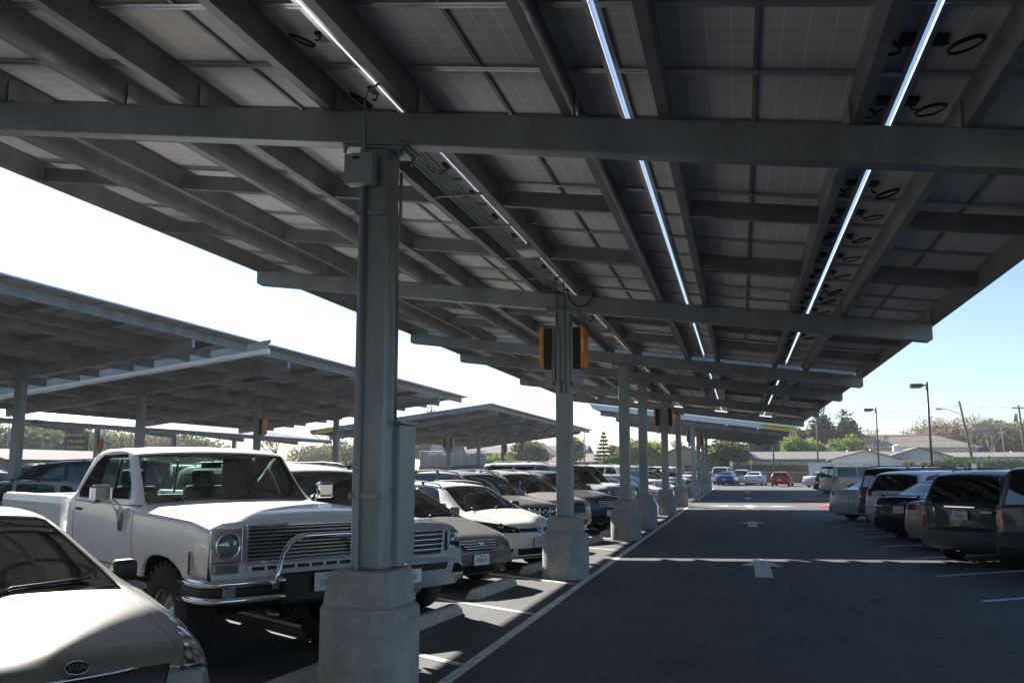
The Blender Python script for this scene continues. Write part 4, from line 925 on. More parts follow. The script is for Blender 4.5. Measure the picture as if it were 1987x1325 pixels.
bp = [(-.42,-.985),(-.25,-.99),(-.08,-.985),(.03,-.93),(.08,-.80),(.10,-.45),(.10,0),(.10,.45),(.08,.80),(.03,.93),(-.08,.985),(-.25,.99),(-.42,.985)]
sec = lambda z, h: [(0, z-h), (.035, z-h*.9), (.055, z-h*.4), (.055, z+h*.4), (.035, z+h*.9), (0, z+h)]
mb = MB(); sweep(mb, bp, sec(.795, .032), 'chrome'); sweep(mb, bp, sec(.665, .032), 'chrome'); sweep(mb, bp, [(0, .69), (.02, .69), (.02, .77), (0, .77)], 'black')
for s in (-1, 1): mb.box((.08, s*.84, .73), (.05, .10, .07), 'satin', bev=.006)
tpart('front_bumper', mb)
mb = MB(); pts = []
for s, seq in ((-1, 1), (1, -1)):
    q = [(.17, s*.48, .74), (.17, s*.46, .86), (.165, s*.41, 1.0), (.155, s*.35, 1.09), (.15, s*.27, 1.135)]; pts += q[::seq]
pts = pts[:5]+[(.15, -.2, 1.145), (.15, .2, 1.145)]+pts[5:]
mb.tube(pts, .026, 'chrome', 14); mb.tube([(.10, -.48, .79), (.19, -.48, .79)], .03, 'chrome', 10); mb.tube([(.10, .48, .79), (.19, .48, .79)], .03, 'chrome', 10)
tpart('grille_guard', mb)
mb = MB(); mb.box((.11, .12, .72), (.10, 1.02, .25), 'black', bev=.03); tpart('winch_cover', mb)
plate(truck, .19, .762, '318 5WJ', y=.03, frame=None)
mb = MB()
for y in (-.28, .1): mb.tube([(-3.17, y, 1.44), (-3.10, y, 1.80)], .014, 'black', 6)
tpart('slider_bars', mb)
mb = MB(); mb.tube([(-2.16, -.94, 1.42), (-2.24, -.86, 1.80)], .012, 'black', 6); mb.tube([(-2.16, .94, 1.42), (-2.24, .86, 1.80)], .012, 'black', 6); tpart('vent_window_bar', mb)
mb = MB()
for sg in (-1, 1): mb.tube([(-.5, sg*.5, .62), (-1.6, sg*.5, .6), (-5.3, sg*.45, .68)], .05, 'well', 6)
mb.tube([(-.95, -.8, .45), (-.95, -.25, .45), (-.95, -.15, .45), (-.95, .8, .45)], .05, 'well', 8); mb.lathe([(0, -.14), (.1, -.12), (.15, 0), (.1, .12), (0, .14)], 'well', 12, Matrix.Translation((-.95, .25, .45)) @ Matrix.Rotation(R(90), 4, 'Y'))
mb.tube([(-4.25, -.8, .45), (-4.25, .8, .45)], .05, 'well', 8); mb.tube([(-.4, -.3, .5), (-.1, -.3, .48)], .03, 'satin', 6)
tpart('chassis', mb)
# ---------------------------------------------------------------- first row beside it
SIL = (.40, .41, .43, 1)
ex, pr = build_car('suv', 'silver boxy SUV just right of the nearest column, thin barred grille', 'SUV', boxP(fplate=(.012,.52,'31132B1'), rails=[(-2.3,-4.3,.66,1.83)],
    front=[('headlight',[(.64,.80),(.95,.76),(.95,1.02),(.70,1.0)],'refl',.003),('grille',[(-.50,.74),(.50,.74),(.54,.99),(-.54,.99)],'black',-.012,1),('air_slot',[(.56,.76),(.62,.76),(.62,.98),(.58,.98)],'black',-.01,1),('lower_grille',[(-.55,.56),(.55,.56),(.58,.64),(-.58,.64)],'black',-.006),('fog_light',[(.66,.50),(.86,.50),(.86,.62),(.68,.62)],'lens',.002)]), SIL)
place(ex, -3.62, 9.75, -33)
mb = MB()
for k in range(4): mb.tube([(-.045-.10*(abs(y)/.9)**2.4+.0, y, .79+.055*k) for y in [-.50+.1*i for i in range(11)]], .011, 'chrome', 6)
mb.build('grille_bars', ex); ring(ex, 'badge', -.03, 0, .875, .035, 'chrome', 0, .005, 1.9, 'blue')
hy, pr = build_car('sedan', 'bronze grey sedan with oval barred grille between silver SUV and white hatchback', 'car', sedanP(fplate=(.02,.42,'5NIK136'),
    front=[('headlight',[(.60,.58),(.93,.56),(.93,.80),(.70,.76)],'refl',.003),('grille',[(-.24,.54),(.24,.54),(.40,.60),(.44,.69),(-.44,.69),(-.40,.60)],'black',-.006,1),('lower_grille',[(-.75,.22),(.75,.22),(.80,.34),(-.80,.34)],'black',-.006)]), (.16, .155, .145, 1))
place(hy, -3.66, 12.75, -30)
mb = MB()
for k in range(4): mb.tube([(.012-.035*k*.4-.20*(abs(y)/.9)**2.4-.02*(k > 2), y, .575+.035*k) for y in [(.27+.045*k)*(i/5-1) for i in range(11)]], .010, 'chrome', 6)
mb.build('grille_bars', hy); ring(hy, 'badge', .012, 0, .635, .035, 'chrome', -8, .004, 1.5, None); emb_text(hy, 'badge_lettering', 'H', .055, 'chrome', .016, .635, 10, sx=1.2)
vw, pr = build_car('hatchback', 'white hatchback with black grille strip and round badge left of the second column', 'car', sedanP(L=4.26, W=1.80, wf=.88, wr=3.50, wroof=.58, crease=.012,
      prof=[(.14,.20,0,'front'),(.03,.34,.06,'front'),(0,.50,.10,'front'),(.03,.68,.07,'front'),(.15,.80,.14,'hood'),(1.05,.99,.10,'ws'),(1.82,1.40,.20,'roof'),(2.5,1.47,.4,'roof'),(3.5,1.44,.3,'roof'),(3.82,1.38,.06,'rw'),(4.12,1.02,.08,'rear'),(4.24,.80,.08,'rear'),(4.26,.5,.08,'rear'),(4.18,.26,0,'rear')],
      belt=[(0,.76),(.6,.90),(1.3,.97),(3.0,1.0),(4.26,1.02)], low=[(0,.2),(4.26,.26)],
      wins=[([(-1.60,1.01),(-2.45,1.02),(-2.45,1.38),(-2.1,1.37),(-1.88,1.30)],'glass'),([(-2.53,1.02),(-3.25,1.04),(-3.34,1.10),(-3.28,1.33),(-3.1,1.36),(-2.53,1.38)],'glass'),([(-3.42,1.08),(-3.74,1.18),(-3.62,1.32),(-3.42,1.34)],'dglass')],
      doors=[[(-1.30,.34),(-2.48,.30),(-2.48,.985),(-1.38,.96)],[(-2.52,.30),(-3.02,.34),(-3.38,.72),(-3.38,1.0),(-2.52,.985)]],
      dash=1.5, dashz=.97, rvm=(-1.86,0,1.30), mirp=(-1.5,.83,1.0), wip=(-1.09,1.01), mmat='black', rails=[(-1.9,-3.4,.56,1.475)],
      front=[('headlight',[(.42,.64),(.93,.66),(.93,.84),(.72,.80),(.42,.71)],'dglass',.002),('grille',[(-.41,.645),(.41,.645),(.41,.71),(-.41,.71)],'black',-.004),('lower_grille',[(-.42,.27),(.42,.27),(.48,.38),(-.48,.38)],'black',-.006,1),('air_intake',[(.58,.27),(.83,.31),(.83,.39),(.55,.39)],'black',-.006),('lower_strip',[(-.62,.215),(.62,.215),(.62,.24),(-.62,.24)],'black',-.002)],
      rear=[('taillight',[(.55,.82),(.93,.82),(.93,1.0),(.58,.98)],'red',.003)], fplate=(.02,.47,'7KXB902'), rplate=(-4.25,.62,None)), (.80, .79, .76, 1))
place(vw, -3.36, 15.35, -30)
ring(vw, 'badge', .005, 0, .69, .062, 'chrome', -14, .007, 1.0, 'black'); emb_text(vw, 'badge_lettering', 'V', .062, 'chrome', .014, .714, 14, sx=1.1); emb_text(vw, 'badge_lettering', 'W', .058, 'chrome', .018, .668, 14, sx=1.1)
for sg in (-1, 1):
    for (dx, yy, zz, r) in ((-.13, .56, .70, .05), (-.25, .74, .745, .058)):
        mb = MB(); M5 = Matrix.Translation((dx+.03, sg*yy, zz)) @ Matrix.Rotation(R(80), 4, 'Y') @ Matrix.Rotation(R(0), 4, 'X'); mb.lathe([(r, .02), (r*.9, .012), (r*.4, -.02), (0, -.025)], 'refl', 20, M5); mb.build('headlight_reflector', vw)
ni, pr = build_car('crossover', 'brown grey crossover with chrome winged grille and round badge behind the white hatchback', 'SUV', suvP(fplate=(.02,.5,'6RNF227')), (.15, .135, .12, 1))
place(ni, -4.02, 18.9, -27); ring(ni, 'badge', .012, 0, .80, .062, 'chrome', 0, .008, 1.1); mb = MB()
for sg in (-1, 1):
    for k in range(3): mb.box((.0-.03*k, sg*(.17+.13*k), .80), (.03, .05, .18), 'chrome', Matrix.Identity(4), bev=.012)
    mb.tube([(.01, sg*.07, .80), (-.02, sg*.34, .82), (-.05, sg*.48, .88)], .02, 'chrome', 6)
mb.build('grille_wings', ni)
cro, _ = build_car('crossover', 'silver beige crossover seen above the brown crossover before the second column', 'SUV', suvP(), (.34, .32, .30, 1)); place(cro, -3.9, 21.75, -30)
drk, _ = build_car('crossover', 'dark grey crossover with striped chrome grille just left of the third column', 'SUV', suvP(rails=[], front=[('headlight',[(.56,.78),(.95,.76),(.95,.94),(.62,.92)],'refl',.003),('grille',[(-.40,.68),(.40,.68),(.48,.88),(-.48,.88)],'black',-.006),('lower_grille',[(-.6,.34),(.6,.34),(.65,.50),(-.65,.50)],'black',-.006)]), (.07, .072, .078, 1)); place(drk, -3.45, 24.6, -30)
mb = MB()
for k in range(4): mb.tube([(.012-.17*(abs(y)/.9)**2.4, y, .71+.045*k) for y in [-.44+.088*i for i in range(11)]], .011, 'chrome', 6)
mb.build('grille_bars', drk)
longP = boxP(L=5.5, wr=4.2, wroof=.74, prof=[(.12,.40,0,'front'),(.02,.55,.05,'front'),(0,.72,.06,'front'),(.05,.76,.02,'front'),(.07,1.10,.06,'front'),(.20,1.18,.10,'hood'),(1.45,1.25,.08,'ws'),(2.10,1.82,.14,'roof'),(2.9,1.93,.4,'roof'),(5.0,1.92,.2,'roof'),(5.30,1.87,.06,'rw'),(5.42,1.22,.04,'rear'),(5.44,.75,.02,'rear'),(5.5,.72,.03,'rear'),(5.5,.45,.06,'rear'),(5.4,.40,0,'rear')],
    belt=[(0,1.08),(1.0,1.17),(5.5,1.20)], low=[(0,.40),(5.5,.40)],
    wins=[([(-1.95,1.21),(-2.85,1.21),(-2.85,1.78),(-2.45,1.78),(-2.26,1.68)],'glass'),([(-2.95,1.21),(-3.80,1.21),(-3.80,1.78),(-2.95,1.78)],'dglass'),([(-3.90,1.21),(-5.12,1.22),(-5.08,1.72),(-4.98,1.78),(-3.90,1.78)],'dglass')],
    doors=[[(-1.55,.52),(-2.88,.52),(-2.88,1.18),(-1.6,1.16)],[(-2.92,.52),(-3.65,.54),(-3.84,.90),(-3.84,1.18),(-2.92,1.18)]], hz=1.05, dash=1.85, dashz=1.18, rvm=(-2.15,0,1.66), mirp=(-1.88,.92,1.26), wip=(-1.48,1.27),
    front=[('headlight',[(.60,.86),(.95,.84),(.95,1.08),(.60,1.08)],'refl',.003),('grille',[(-.48,.80),(.48,.80),(.50,1.08),(-.50,1.08)],'black',-.008),('lower_grille',[(-.5,.46),(.5,.46),(.55,.60),(-.55,.60)],'black',-.006)],
    rear=[('taillight',[(.78,.90),(.96,.90),(.96,1.28),(.80,1.28)],'red',.003)], rplate=(-5.46,1.0,None), rails=[(-2.4,-4.9,.68,1.98)], rows=3)
lng, _ = build_car('suv', 'long silver SUV with wide chrome barred grille showing behind the third column', 'SUV', longP, (.36, .35, .36, 1)); place(lng, -3.4, 27.4, -30)
mb = MB()
for k in range(4): mb.tube([(-.03-.10*(abs(y)/.9)**2.4, y, .84+.07*k) for y in [-.48+.096*i for i in range(11)]], .018, 'chrome', 6)
mb.build('grille_bars', lng)
M['rust'] = mat('rusty_roof_paint', (.33, .12, .05), .7, noise=(3, .45, 8))
rst, _ = build_car('suv', 'old white SUV with a rusty orange roof between the third and fourth columns', 'SUV', longP, (.70, .68, .64, 1)); place(rst, -3.5, 30.3, -30)
mb = MB()
vs = []; nn = 9
for i in range(nn):
    for j in range(7): x = -2.45-2.6*i/(nn-1); y = -.66+1.32*j/6; vs.append((x, y, 1.945-.035*(abs(y)/.74)**2.2-.012*abs(i-4)/4))
mb.add(vs, [(i*7+j, i*7+j+1, (i+1)*7+j+1, (i+1)*7+j) for i in range(nn-1) for j in range(6)], 'rust', True); mb.build('rusty_roof_skin', rst)
# ---------------------------------------------------------------- right hand row (rears to the lane)
van, _ = build_car('minivan', 'dark green minivan with one big rear window at the right, nearest but one', 'minivan', boxP(L=4.75, W=1.92, wf=.95, wr=3.75, rwheel=.33, ra=.40, wroof=.66, plan=(1.0,.12,.8,.10), bowr=.12, tyw=.21, crease=.0,
    prof=[(.12,.25,0,'front'),(0,.50,.1,'front'),(.05,.75,.08,'front'),(.2,.85,.1,'hood'),(.9,1.05,.1,'ws'),(1.9,1.62,.2,'roof'),(2.8,1.70,.5,'roof'),(4.1,1.68,.25,'roof'),(4.45,1.60,.12,'rw'),(4.66,1.12,.10,'rear'),(4.68,.66,.03,'rear'),(4.75,.62,.05,'rear'),(4.74,.38,.08,'rear'),(4.62,.26,0,'rear')],
    belt=[(0,.75),(.9,.98),(4.75,1.08)], low=[(0,.25),(4.75,.27)],
    wins=[([(-1.55,1.06),(-2.5,1.07),(-2.5,1.56),(-2.1,1.54)],'dglass'),([(-2.6,1.08),(-3.5,1.10),(-3.5,1.60),(-2.6,1.58)],'dglass'),([(-3.6,1.12),(-4.32,1.14),(-4.24,1.50),(-4.12,1.58),(-3.6,1.60)],'dglass')],
    doors=[[(-1.3,.40),(-2.54,.40),(-2.54,1.04),(-1.34,1.0)]], hz=.92, dash=1.7, dashz=1.0, rvm=(-1.9,0,1.45), mirp=(-1.6,.90,1.1), wip=(-1.0,1.06), rwj=5,
    front=[('headlight',[(.6,.62),(.95,.60),(.95,.78),(.6,.76)],'refl',.003)], rear=[('taillight',[(.72,.66),(.97,.66),(.97,1.04),(.84,1.06),(.74,.98)],'red',.006),('bumper_cover',[(-.9,.28),(.9,.28),(.9,.60),(-.9,.60)],'bumpg',.004)],
    rplate=(-4.70,.88,'6FBL024'), rails=[(-2.2,-4.0,.60,1.74)], clad=.0), (.015, .035, .035, 1))
def place_rear(o, x, y, hd, L):
    a = R(hd); place(o, x+L*math.cos(a), y+L*math.sin(a), hd)
place_rear(van, 3.75, 17.9, 42, 4.75)
mb = MB(); mb.tube([(-4.70, .0, 1.12), (-4.66, .05, 1.18), (-4.60, .5, 1.28)], .009, 'black', 5); mb.build('rear_wiper', van)
mb = MB(); mb.box((-4.69, 0, 1.03), (.03, .62, .035), 'chrome', bev=.008); mb.build('tailgate_trim', van)
mb = MB(); mb.box((-4.71, -.52, .95), (.012, .22, .035), 'satin', bev=.004); mb.build('name_badge', van)
sv1, _ = build_car('suv', 'dark silver SUV cut by the right edge beside the green minivan', 'SUV', boxP(rear=[('taillight',[(.76,.80),(.95,.80),(.95,1.2),(.80,1.2)],'red',.003),('bumper_cover',[(-.9,.46),(.9,.46),(.9,.70),(-.9,.70)],'black',.004)]), (.06, .06, .065, 1)); place_rear(sv1, 4.45, 15.3, 42, 4.9)
chs, _ = build_car('sedan', 'champagne sedan tucked just left of the green minivan', 'car', sedanP(L=4.7, rear=[('taillight',[(.42,.84),(.93,.84),(.93,.95),(.42,.95)],'red',.003)], rplate=(-4.82,.45,'4XKL129')), (.36, .30, .24, 1)); place_rear(chs, 3.95, 20.8, 42, 4.7)
blk, _ = build_car('sedan', 'glossy black sedan parked between the silver minivan and the champagne sedan', 'car', sedanP(rplate=(-4.80,.74,'6TRM440')), (.012, .012, .014, 1)); place_rear(blk, 3.65, 23.65, 42, 4.8)
mb = MB(); mb.box((-4.72, 0, 1.075), (.16, 1.25, .025), 'black', bev=.008)
for s in (-1, 1): mb.box((-4.70, s*.5, 1.05), (.08, .03, .04), 'black')
mb.build('spoiler', blk)
ody, _ = build_car('minivan', 'silver minivan with wide rear window right of the dark SUV with rails', 'minivan', suvP(L=5.1, W=1.95, wr=3.95, wroof=.68, rails=[],
    prof=[(.14,.24,0,'front'),(0,.50,.1,'front'),(.05,.78,.08,'front'),(.2,.90,.1,'hood'),(.95,1.05,.1,'ws'),(1.95,1.62,.2,'roof'),(2.9,1.68,.5,'roof'),(4.4,1.65,.25,'roof'),(4.72,1.58,.10,'rw'),(5.0,1.12,.10,'rear'),(5.1,.85,.1,'rear'),(5.1,.5,.1,'rear'),(4.98,.27,0,'rear')],
    belt=[(0,.80),(.9,1.0),(3.5,1.08),(5.1,1.16)], low=[(0,.24),(5.1,.27)],
    wins=[([(-1.6,1.08),(-2.5,1.09),(-2.5,1.56),(-2.1,1.55)],'glass'),([(-2.6,1.10),(-3.6,1.12),(-3.6,1.58),(-2.6,1.58)],'dglass'),([(-3.7,1.14),(-4.45,1.30),(-4.60,1.42),(-4.40,1.52),(-3.7,1.58)],'dglass')],
    doors=[[(-1.3,.38),(-2.54,.36),(-2.54,1.06),(-1.34,1.02)],[(-2.58,.36),(-3.45,.38),(-3.64,.7),(-3.64,1.08),(-2.58,1.06)]], rplate=(-5.12,.86,'7FGA613'), rows=3,
    rear=[('taillight',[(.62,.98),(.98,.94),(.98,1.14),(.70,1.16)],'red',.003)]), (.50, .53, .58, 1)); place_rear(ody, 3.85, 26.5, 42, 5.1)
dsu, _ = build_car('suv', 'dark SUV with roof rails standing behind the silver sedan near the red kerb', 'SUV', boxP(rails=[(-2.0,-4.5,.66,1.80)], rplate=(-4.88,.95,'5UAZ380')), (.045, .047, .055, 1)); place_rear(dsu, 4.05, 29.4, 42, 4.9)
ssd, _ = build_car('sedan', 'silver sedan whose tail stands nearest to the red kerb on the right', 'car', sedanP(rear=[('taillight',[(.56,.80),(.93,.80),(.93,.93),(.62,.95)],'red',.003)]), (.45, .47, .50, 1)); place_rear(ssd, 3.30, 32.0, 38, 4.8)
exp_, _ = build_car('suv', 'pale gold long SUV with dark windows beyond the red kerb', 'SUV', longP, (.36, .30, .23, 1)); place_rear(exp_, 4.9, 58.0, 24, 5.5)
# ---------------------------------------------------------------- the rest: copies with their own colours
def cp(src, label, x, y, hd, col, rear=None, group=None, cat=None):
    o = copytree(src, None, (*col, 1)); o['label'] = label
    if group: o['group'] = group
    if cat: o['category'] = cat
    if rear: place_rear(o, x, y, hd, rear)
    else: place(o, x, y, hd)
    return o
COL = dict(white=(.75, .75, .75), silver=(.42, .43, .45), grey=(.18, .18, .19), black=(.015, .015, .017), red=(.33, .02, .02), blue=(.02, .06, .20), gold=(.38, .33, .25), maroon=(.14, .02, .03), navy=(.02, .03, .08), teal=(.02, .12, .16))
gl = 'cars parked along the left side of the lane'
far = [(vw, 'blue', 'hatchback'), (hy, 'silver', 'sedan'), (hy, 'maroon', 'sedan'), (vw, 'white', 'hatchback'), (lng, 'white', 'long SUV'), (ni, 'black', 'crossover'), (hy, 'white', 'sedan'), (cro, 'silver', 'crossover'), (lng, 'silver', 'long SUV'), (vw, 'grey', 'hatchback'), (hy, 'gold', 'sedan'), (cro, 'white', 'crossover'), (hy, 'blue', 'sedan'), (ni, 'grey', 'crossover'), (vw, 'silver', 'hatchback'), (hy, 'black', 'sedan'), (lng, 'white', 'long SUV')]
where = ['beside the rusty roofed SUV', 'left of the fourth column footing', 'showing between the fourth and fifth columns', 'left of the fifth column', 'just past the fifth column', 'left of the sixth column', 'just past the sixth column', 'in the sunny gap after the sixth column', 'second one past the sixth column', 'left of the first column of the farthest canopy', 'behind the first column of the farthest canopy', 'under the farthest canopy, third from its near end', 'under the farthest canopy, fourth from its near end', 'under the farthest canopy, fifth from its near end', 'under the farthest canopy, fourth from the end of the row', 'under the farthest canopy, third from the end of the row', 'under the farthest canopy, near the end of the row']
for k, ((s, c, nm), wh) in enumerate(zip(far, where)):
    cp(s, '%s %s %s' % (c, nm, wh), -3.55+random.uniform(-.25, .2), 33.1+2.87*k, -30, COL[c], group=gl, cat='SUV' if s in (lng, ni, cro) else 'car')
# far end, facing away
cp(hy, 'white sedan parked tail on between the blue and the red car at the far end', 1.15, 99.0, 80, COL['white'], 4.8, 'cars at the far end of the lane', 'car')
cp(hy, 'dark blue sedan tail on at the far end, left of the white one', -1.7, 96.5, 80, COL['blue'], 4.8, 'cars at the far end of the lane', 'car')
cp(lng, 'white SUV standing behind the dark blue sedan at the far end', -2.2, 100.5, 80, COL['white'], 5.5, 'cars at the far end of the lane', 'SUV')
cp(cro, 'silver SUV at the far end behind the gap between blue and white sedans', -.1, 102.5, 80, COL['silver'], 4.75, 'cars at the far end of the lane', 'SUV')
cp(vw, 'dark red rounded hatchback tail on at the far end of the lane', 3.7, 94.0, 80, COL['red'], 4.26, 'cars at the far end of the lane', 'car')
cp(hy, 'silver sedan half hidden right of the dark red hatchback', 6.2, 90.0, 50, COL['silver'], 4.8, 'cars at the far end of the lane', 'car')
cp(cro, 'black SUV just behind the pale gold long SUV', 5.15, 66.5, 24, COL['black'], 4.75, 'cars at the far end of the lane', 'SUV')
# second row, tails towards the open lane on the left
s2 = [(hy, 'black', 'sedan'), (hy, 'grey', 'sedan'), (vw, 'silver', 'hatchback'), (lng, 'navy', 'long SUV'), (ni, 'black', 'crossover'), (hy, 'silver', 'sedan'), (cro, 'teal', 'crossover'), (hy, 'white', 'sedan'), (vw, 'grey', 'hatchback'), (lng, 'black', 'long SUV'), (hy, 'gold', 'sedan'), (cro, 'silver', 'crossover'), (hy, 'blue', 'sedan'), (ni, 'navy', 'crossover'), (vw, 'white', 'hatchback'), (lng, 'grey', 'long SUV'), (hy, 'silver', 'sedan'), (cro, 'black', 'crossover'), (hy, 'maroon', 'sedan'), (vw, 'blue', 'hatchback')]
PL_ = ['at the far left edge', 'beside the left background column', 'in front of the softball sign', 'over the bed of the white pickup', 'behind the cab of the white pickup', 'seen through the side glass of the pickup', 'seen through the windshield of the pickup', 'seen through the right half of the pickup windshield', 'behind the silver SUV', 'right behind the roof of the silver SUV', 'just right of the nearest column', 'over the roof of the bronze grey sedan', 'over the roof of the white hatchback', 'left of the inverter column of the peaked canopy', 'right of that inverter column', 'over the brown crossover', 'left of the second column', 'just left of the second column', 'behind the second column', 'between the second and third columns']
for k, ((s, c, nm), wh) in enumerate(zip(s2, PL_)):
    cp(s, '%s %s in the second row, %s' % (c, nm, wh), -14.4, 12.6+2.88*k, 212, COL[c], {hy: 4.8, vw: 4.26, lng: 5.5, ni: 4.75, cro: 4.75}[s], 'cars in the second row under the left canopies', 'SUV' if s in (lng, ni, cro) else 'car')
s3 = [(lng, 'navy', 'long SUV'), (ni, 'silver', 'crossover'), (lng, 'grey', 'long SUV'), (cro, 'black', 'crossover'), (lng, 'white', 'long SUV'), (ni, 'grey', 'crossover'), (cro, 'white', 'crossover'), (lng, 'black', 'long SUV'), (ni, 'maroon', 'crossover'), (cro, 'silver', 'crossover')]
for k, (s, c, nm) in enumerate(s3):
    cp(s, '%s %s in the third row, %s' % (c, nm, ['at the left edge', 'left of the dugout', 'in front of the dugout', 'right of the dugout', 'over the pickup cab', 'behind the pickup cab', 'left of the orange inverter column', 'right of the orange inverter column', 'left of the nearest column', 'behind the nearest column'][k]), -27.5, 25+4.6*k, 180, COL[c], {lng: 5.5, ni: 4.75, cro: 4.75}[s], 'cars in the third row at the far left', 'SUV')
# ================================================================ background: houses, fences, trees, poles
M['siding'] = mat('grey_siding', (.26, .28, .30), .8, noise=(1.5, .08)); M['stucco'] = mat('white_stucco', (.48, .475, .465), .85, noise=(2, .08))
M['roofing'] = mat('asphalt_shingle', (.15, .135, .125), .9, noise=(3, .25, 8)); M['roofb'] = mat('brown_shingle', (.17, .14, .11), .9, noise=(3, .25, 8)); M['tan'] = mat('tan_stucco', (.36, .31, .25), .85, noise=(2, .1))
M['bluew'] = mat('blue_grey_siding', (.08, .11, .16), .8); M['wall'] = mat('painted_block_wall', (.60, .60, .62), .85, noise=(2.5, .08)); M['fencew'] = mat('weathered_boards', (.09, .055, .045), .9, noise=(4, .3)); M['trimw'] = mat('white_trim', (.7, .7, .7), .6)
M['pane'] = mat('window_pane', (.02, .025, .03), .06, spec=.8); M['brick'] = mat('red_brick', (.20, .07, .05), .9, noise=(6, .3)); M['screen'] = mat('windscreen_cloth', (.17, .18, .20), .9, noise=(2, .1)); M['dark'] = mat('dark_green_board', (.02, .03, .03), .7)
def house(label, x, y, w, d, eave, ridge, wm, rm, gable='x', rz=0, wins=3, chimney=False, hip=False, base=0):
    """w along x, d along y; ridge direction 'x' or 'y'."""
    t = empty('house', label, 'house', (x, y, 0), R(rz)); W2, D2 = w/2, d/2
    mb = MB(); mb.box((0, 0, eave/2), (w, d, eave), wm)
    if not hip:
        if gable == 'x': mb.prism([(-D2, eave), (D2, eave), (0, ridge)], -W2, W2, wm, 'YZ')
        else: mb.prism([(-W2, eave), (W2, eave), (0, ridge)], -D2, D2, wm, 'XZ')
    mb.build('wall', t)
    mb = MB(); o = .5; th = .16
    if hip:
        k = min(W2, D2)*.95
        vs = [(-W2-o, -D2-o, eave), (W2+o, -D2-o, eave), (W2+o, D2+o, eave), (-W2-o, D2+o, eave), (-W2+k, 0, ridge), (W2-k, 0, ridge)]
        if D2 > W2: vs[4:] = [(0, -D2+k, ridge), (0, D2-k, ridge)]; fs = [(0, 1, 4), (1, 2, 5, 4), (2, 3, 5), (3, 0, 4, 5), (3, 2, 1, 0)]
        else: fs = [(0, 1, 5, 4), (1, 2, 5), (2, 3, 4, 5), (3, 0, 4), (3, 2, 1, 0)]
        mb.add([(a, b, c+.02) for a, b, c in vs], fs, rm); mb.box((0, -D2-o+.01, eave-.06), (w+2*o, .04, .14), 'trimw')
    else:
        sl = (ridge-eave)/(D2 if gable == 'x' else W2)
        for s in (-1, 1):
            if gable == 'x': mb.prism([(0, ridge+.02), (s*(D2+o), eave-o*sl+.02), (s*(D2+o), eave-o*sl+th), (0, ridge+th+.02)], -W2-o, W2+o, rm, 'YZ')
            else: mb.prism([(0, ridge+.02), (s*(W2+o), eave-o*sl+.02), (s*(W2+o), eave-o*sl+th), (0, ridge+th+.02)], -D2-o, D2+o, rm, 'XZ')
    ro = mb.build('roof', t)
    mb = MB(); mb.tube([(W2*.3, D2*.1, ridge-.3), (W2*.3, D2*.1, ridge+.35)], .08, 'satin', 8); mb.build('vent_pipe', ro)
    if chimney: mb = MB(); mb.box((-W2*.4, 0, ridge+.1), (.8, .6, 1.3), 'brick'); mb.build('chimney', ro)
    for k in range(wins):
        xx = -W2+w*(k+.5)/wins; zc = eave-1.05
        mb = MB(); mb.box((xx, -D2-.03, zc), (1.5, .06, 1.1), 'trimw'); wo = mb.build('window', t); mb = MB(); mb.box((xx, -D2-.066, zc), (1.34, .02, .94), 'pane'); mb.box((xx, -D2-.08, zc), (.05, .02, .94), 'trimw'); mb.build('pane', wo)
    return t
def wx(u, Y): return atY(u, 905, Y).x
house('long low grey house with shingle roof behind the brown board fence', wx(1590, 132), 133, 26, 9, 3.0, 3.95, 'siding', 'roofing', 'x', wins=7)
house('white gable end of a low house behind the white wall', wx(1680, 126), 130, 8.5, 10, 2.9, 4.0, 'stucco', 'roofing', 'y', wins=0)
house('white gable house with a rooftop cooler left of the taller lamp post', wx(1783, 128), 132, 9, 10, 3.0, 4.4, 'stucco', 'roofb', 'y', wins=0)
house('two storey tan house with brown hip roof behind the white gables', wx(1748, 150), 156, 22, 12, 5.1, 7.2, 'tan', 'roofb', hip=True, wins=4)
house('low dark grey roofed house behind the green hedge at right', wx(1920, 132), 136, 26, 10, 3.2, 3.8, 'stucco', 'roofing', 'x', wins=6)
house('small blue grey gable house with white attic window left of the low grey house', wx(1413, 140), 142, 6.2, 8, 3.4, 5.3, 'bluew', 'roofing', 'y', wins=0)
house('grey roofed bungalow just left of the blue grey gable house', wx(1328, 140), 143, 11, 9, 3.1, 5.0, 'tan', 'roofing', 'y', wins=2)
house('flat olive walled bungalow between the blue gable house and the yellow warning sign', wx(1462, 136), 137, 10, 8, 3.0, 3.6, 'tan', 'roofing', 'x', wins=3)
house('tan roofed bungalow left of the spiky pine', wx(1130, 150), 152, 14, 10, 2.9, 4.3, 'tan', 'roofb', hip=True, wins=3)
house('white gabled house with grey roof seen under the peaked canopy', wx(1040, 160), 162, 9, 8, 3.4, 6.4, 'stucco', 'roofing', 'y', wins=1)
house('brick red long building under the peaked canopy', wx(990, 175), 178, 30, 10, 4.8, 6.2, 'brick', 'roofing', 'x', wins=4)
aw = MB(); aw.box((0, -.0, 0), (.9, .08, 1.1), 'trimw'); aw.box((0, -.05, 0), (.7, .03, .9), 'pane')
# swamp cooler
t = empty('rooftop_cooler', 'white rooftop cooler on the white gable house', 'cooler', (wx(1748, 128)+0, 130, 4.1)); mb = MB(); mb.box((0, 0, .35), (1.1, 1.0, .7), 'white', bev=.03); mb.build('cabinet', t); mb = MB(); mb.lathe([(.5, .7), (.35, .82), (0, .86)], 'white', 16); mb.build('cap', t)
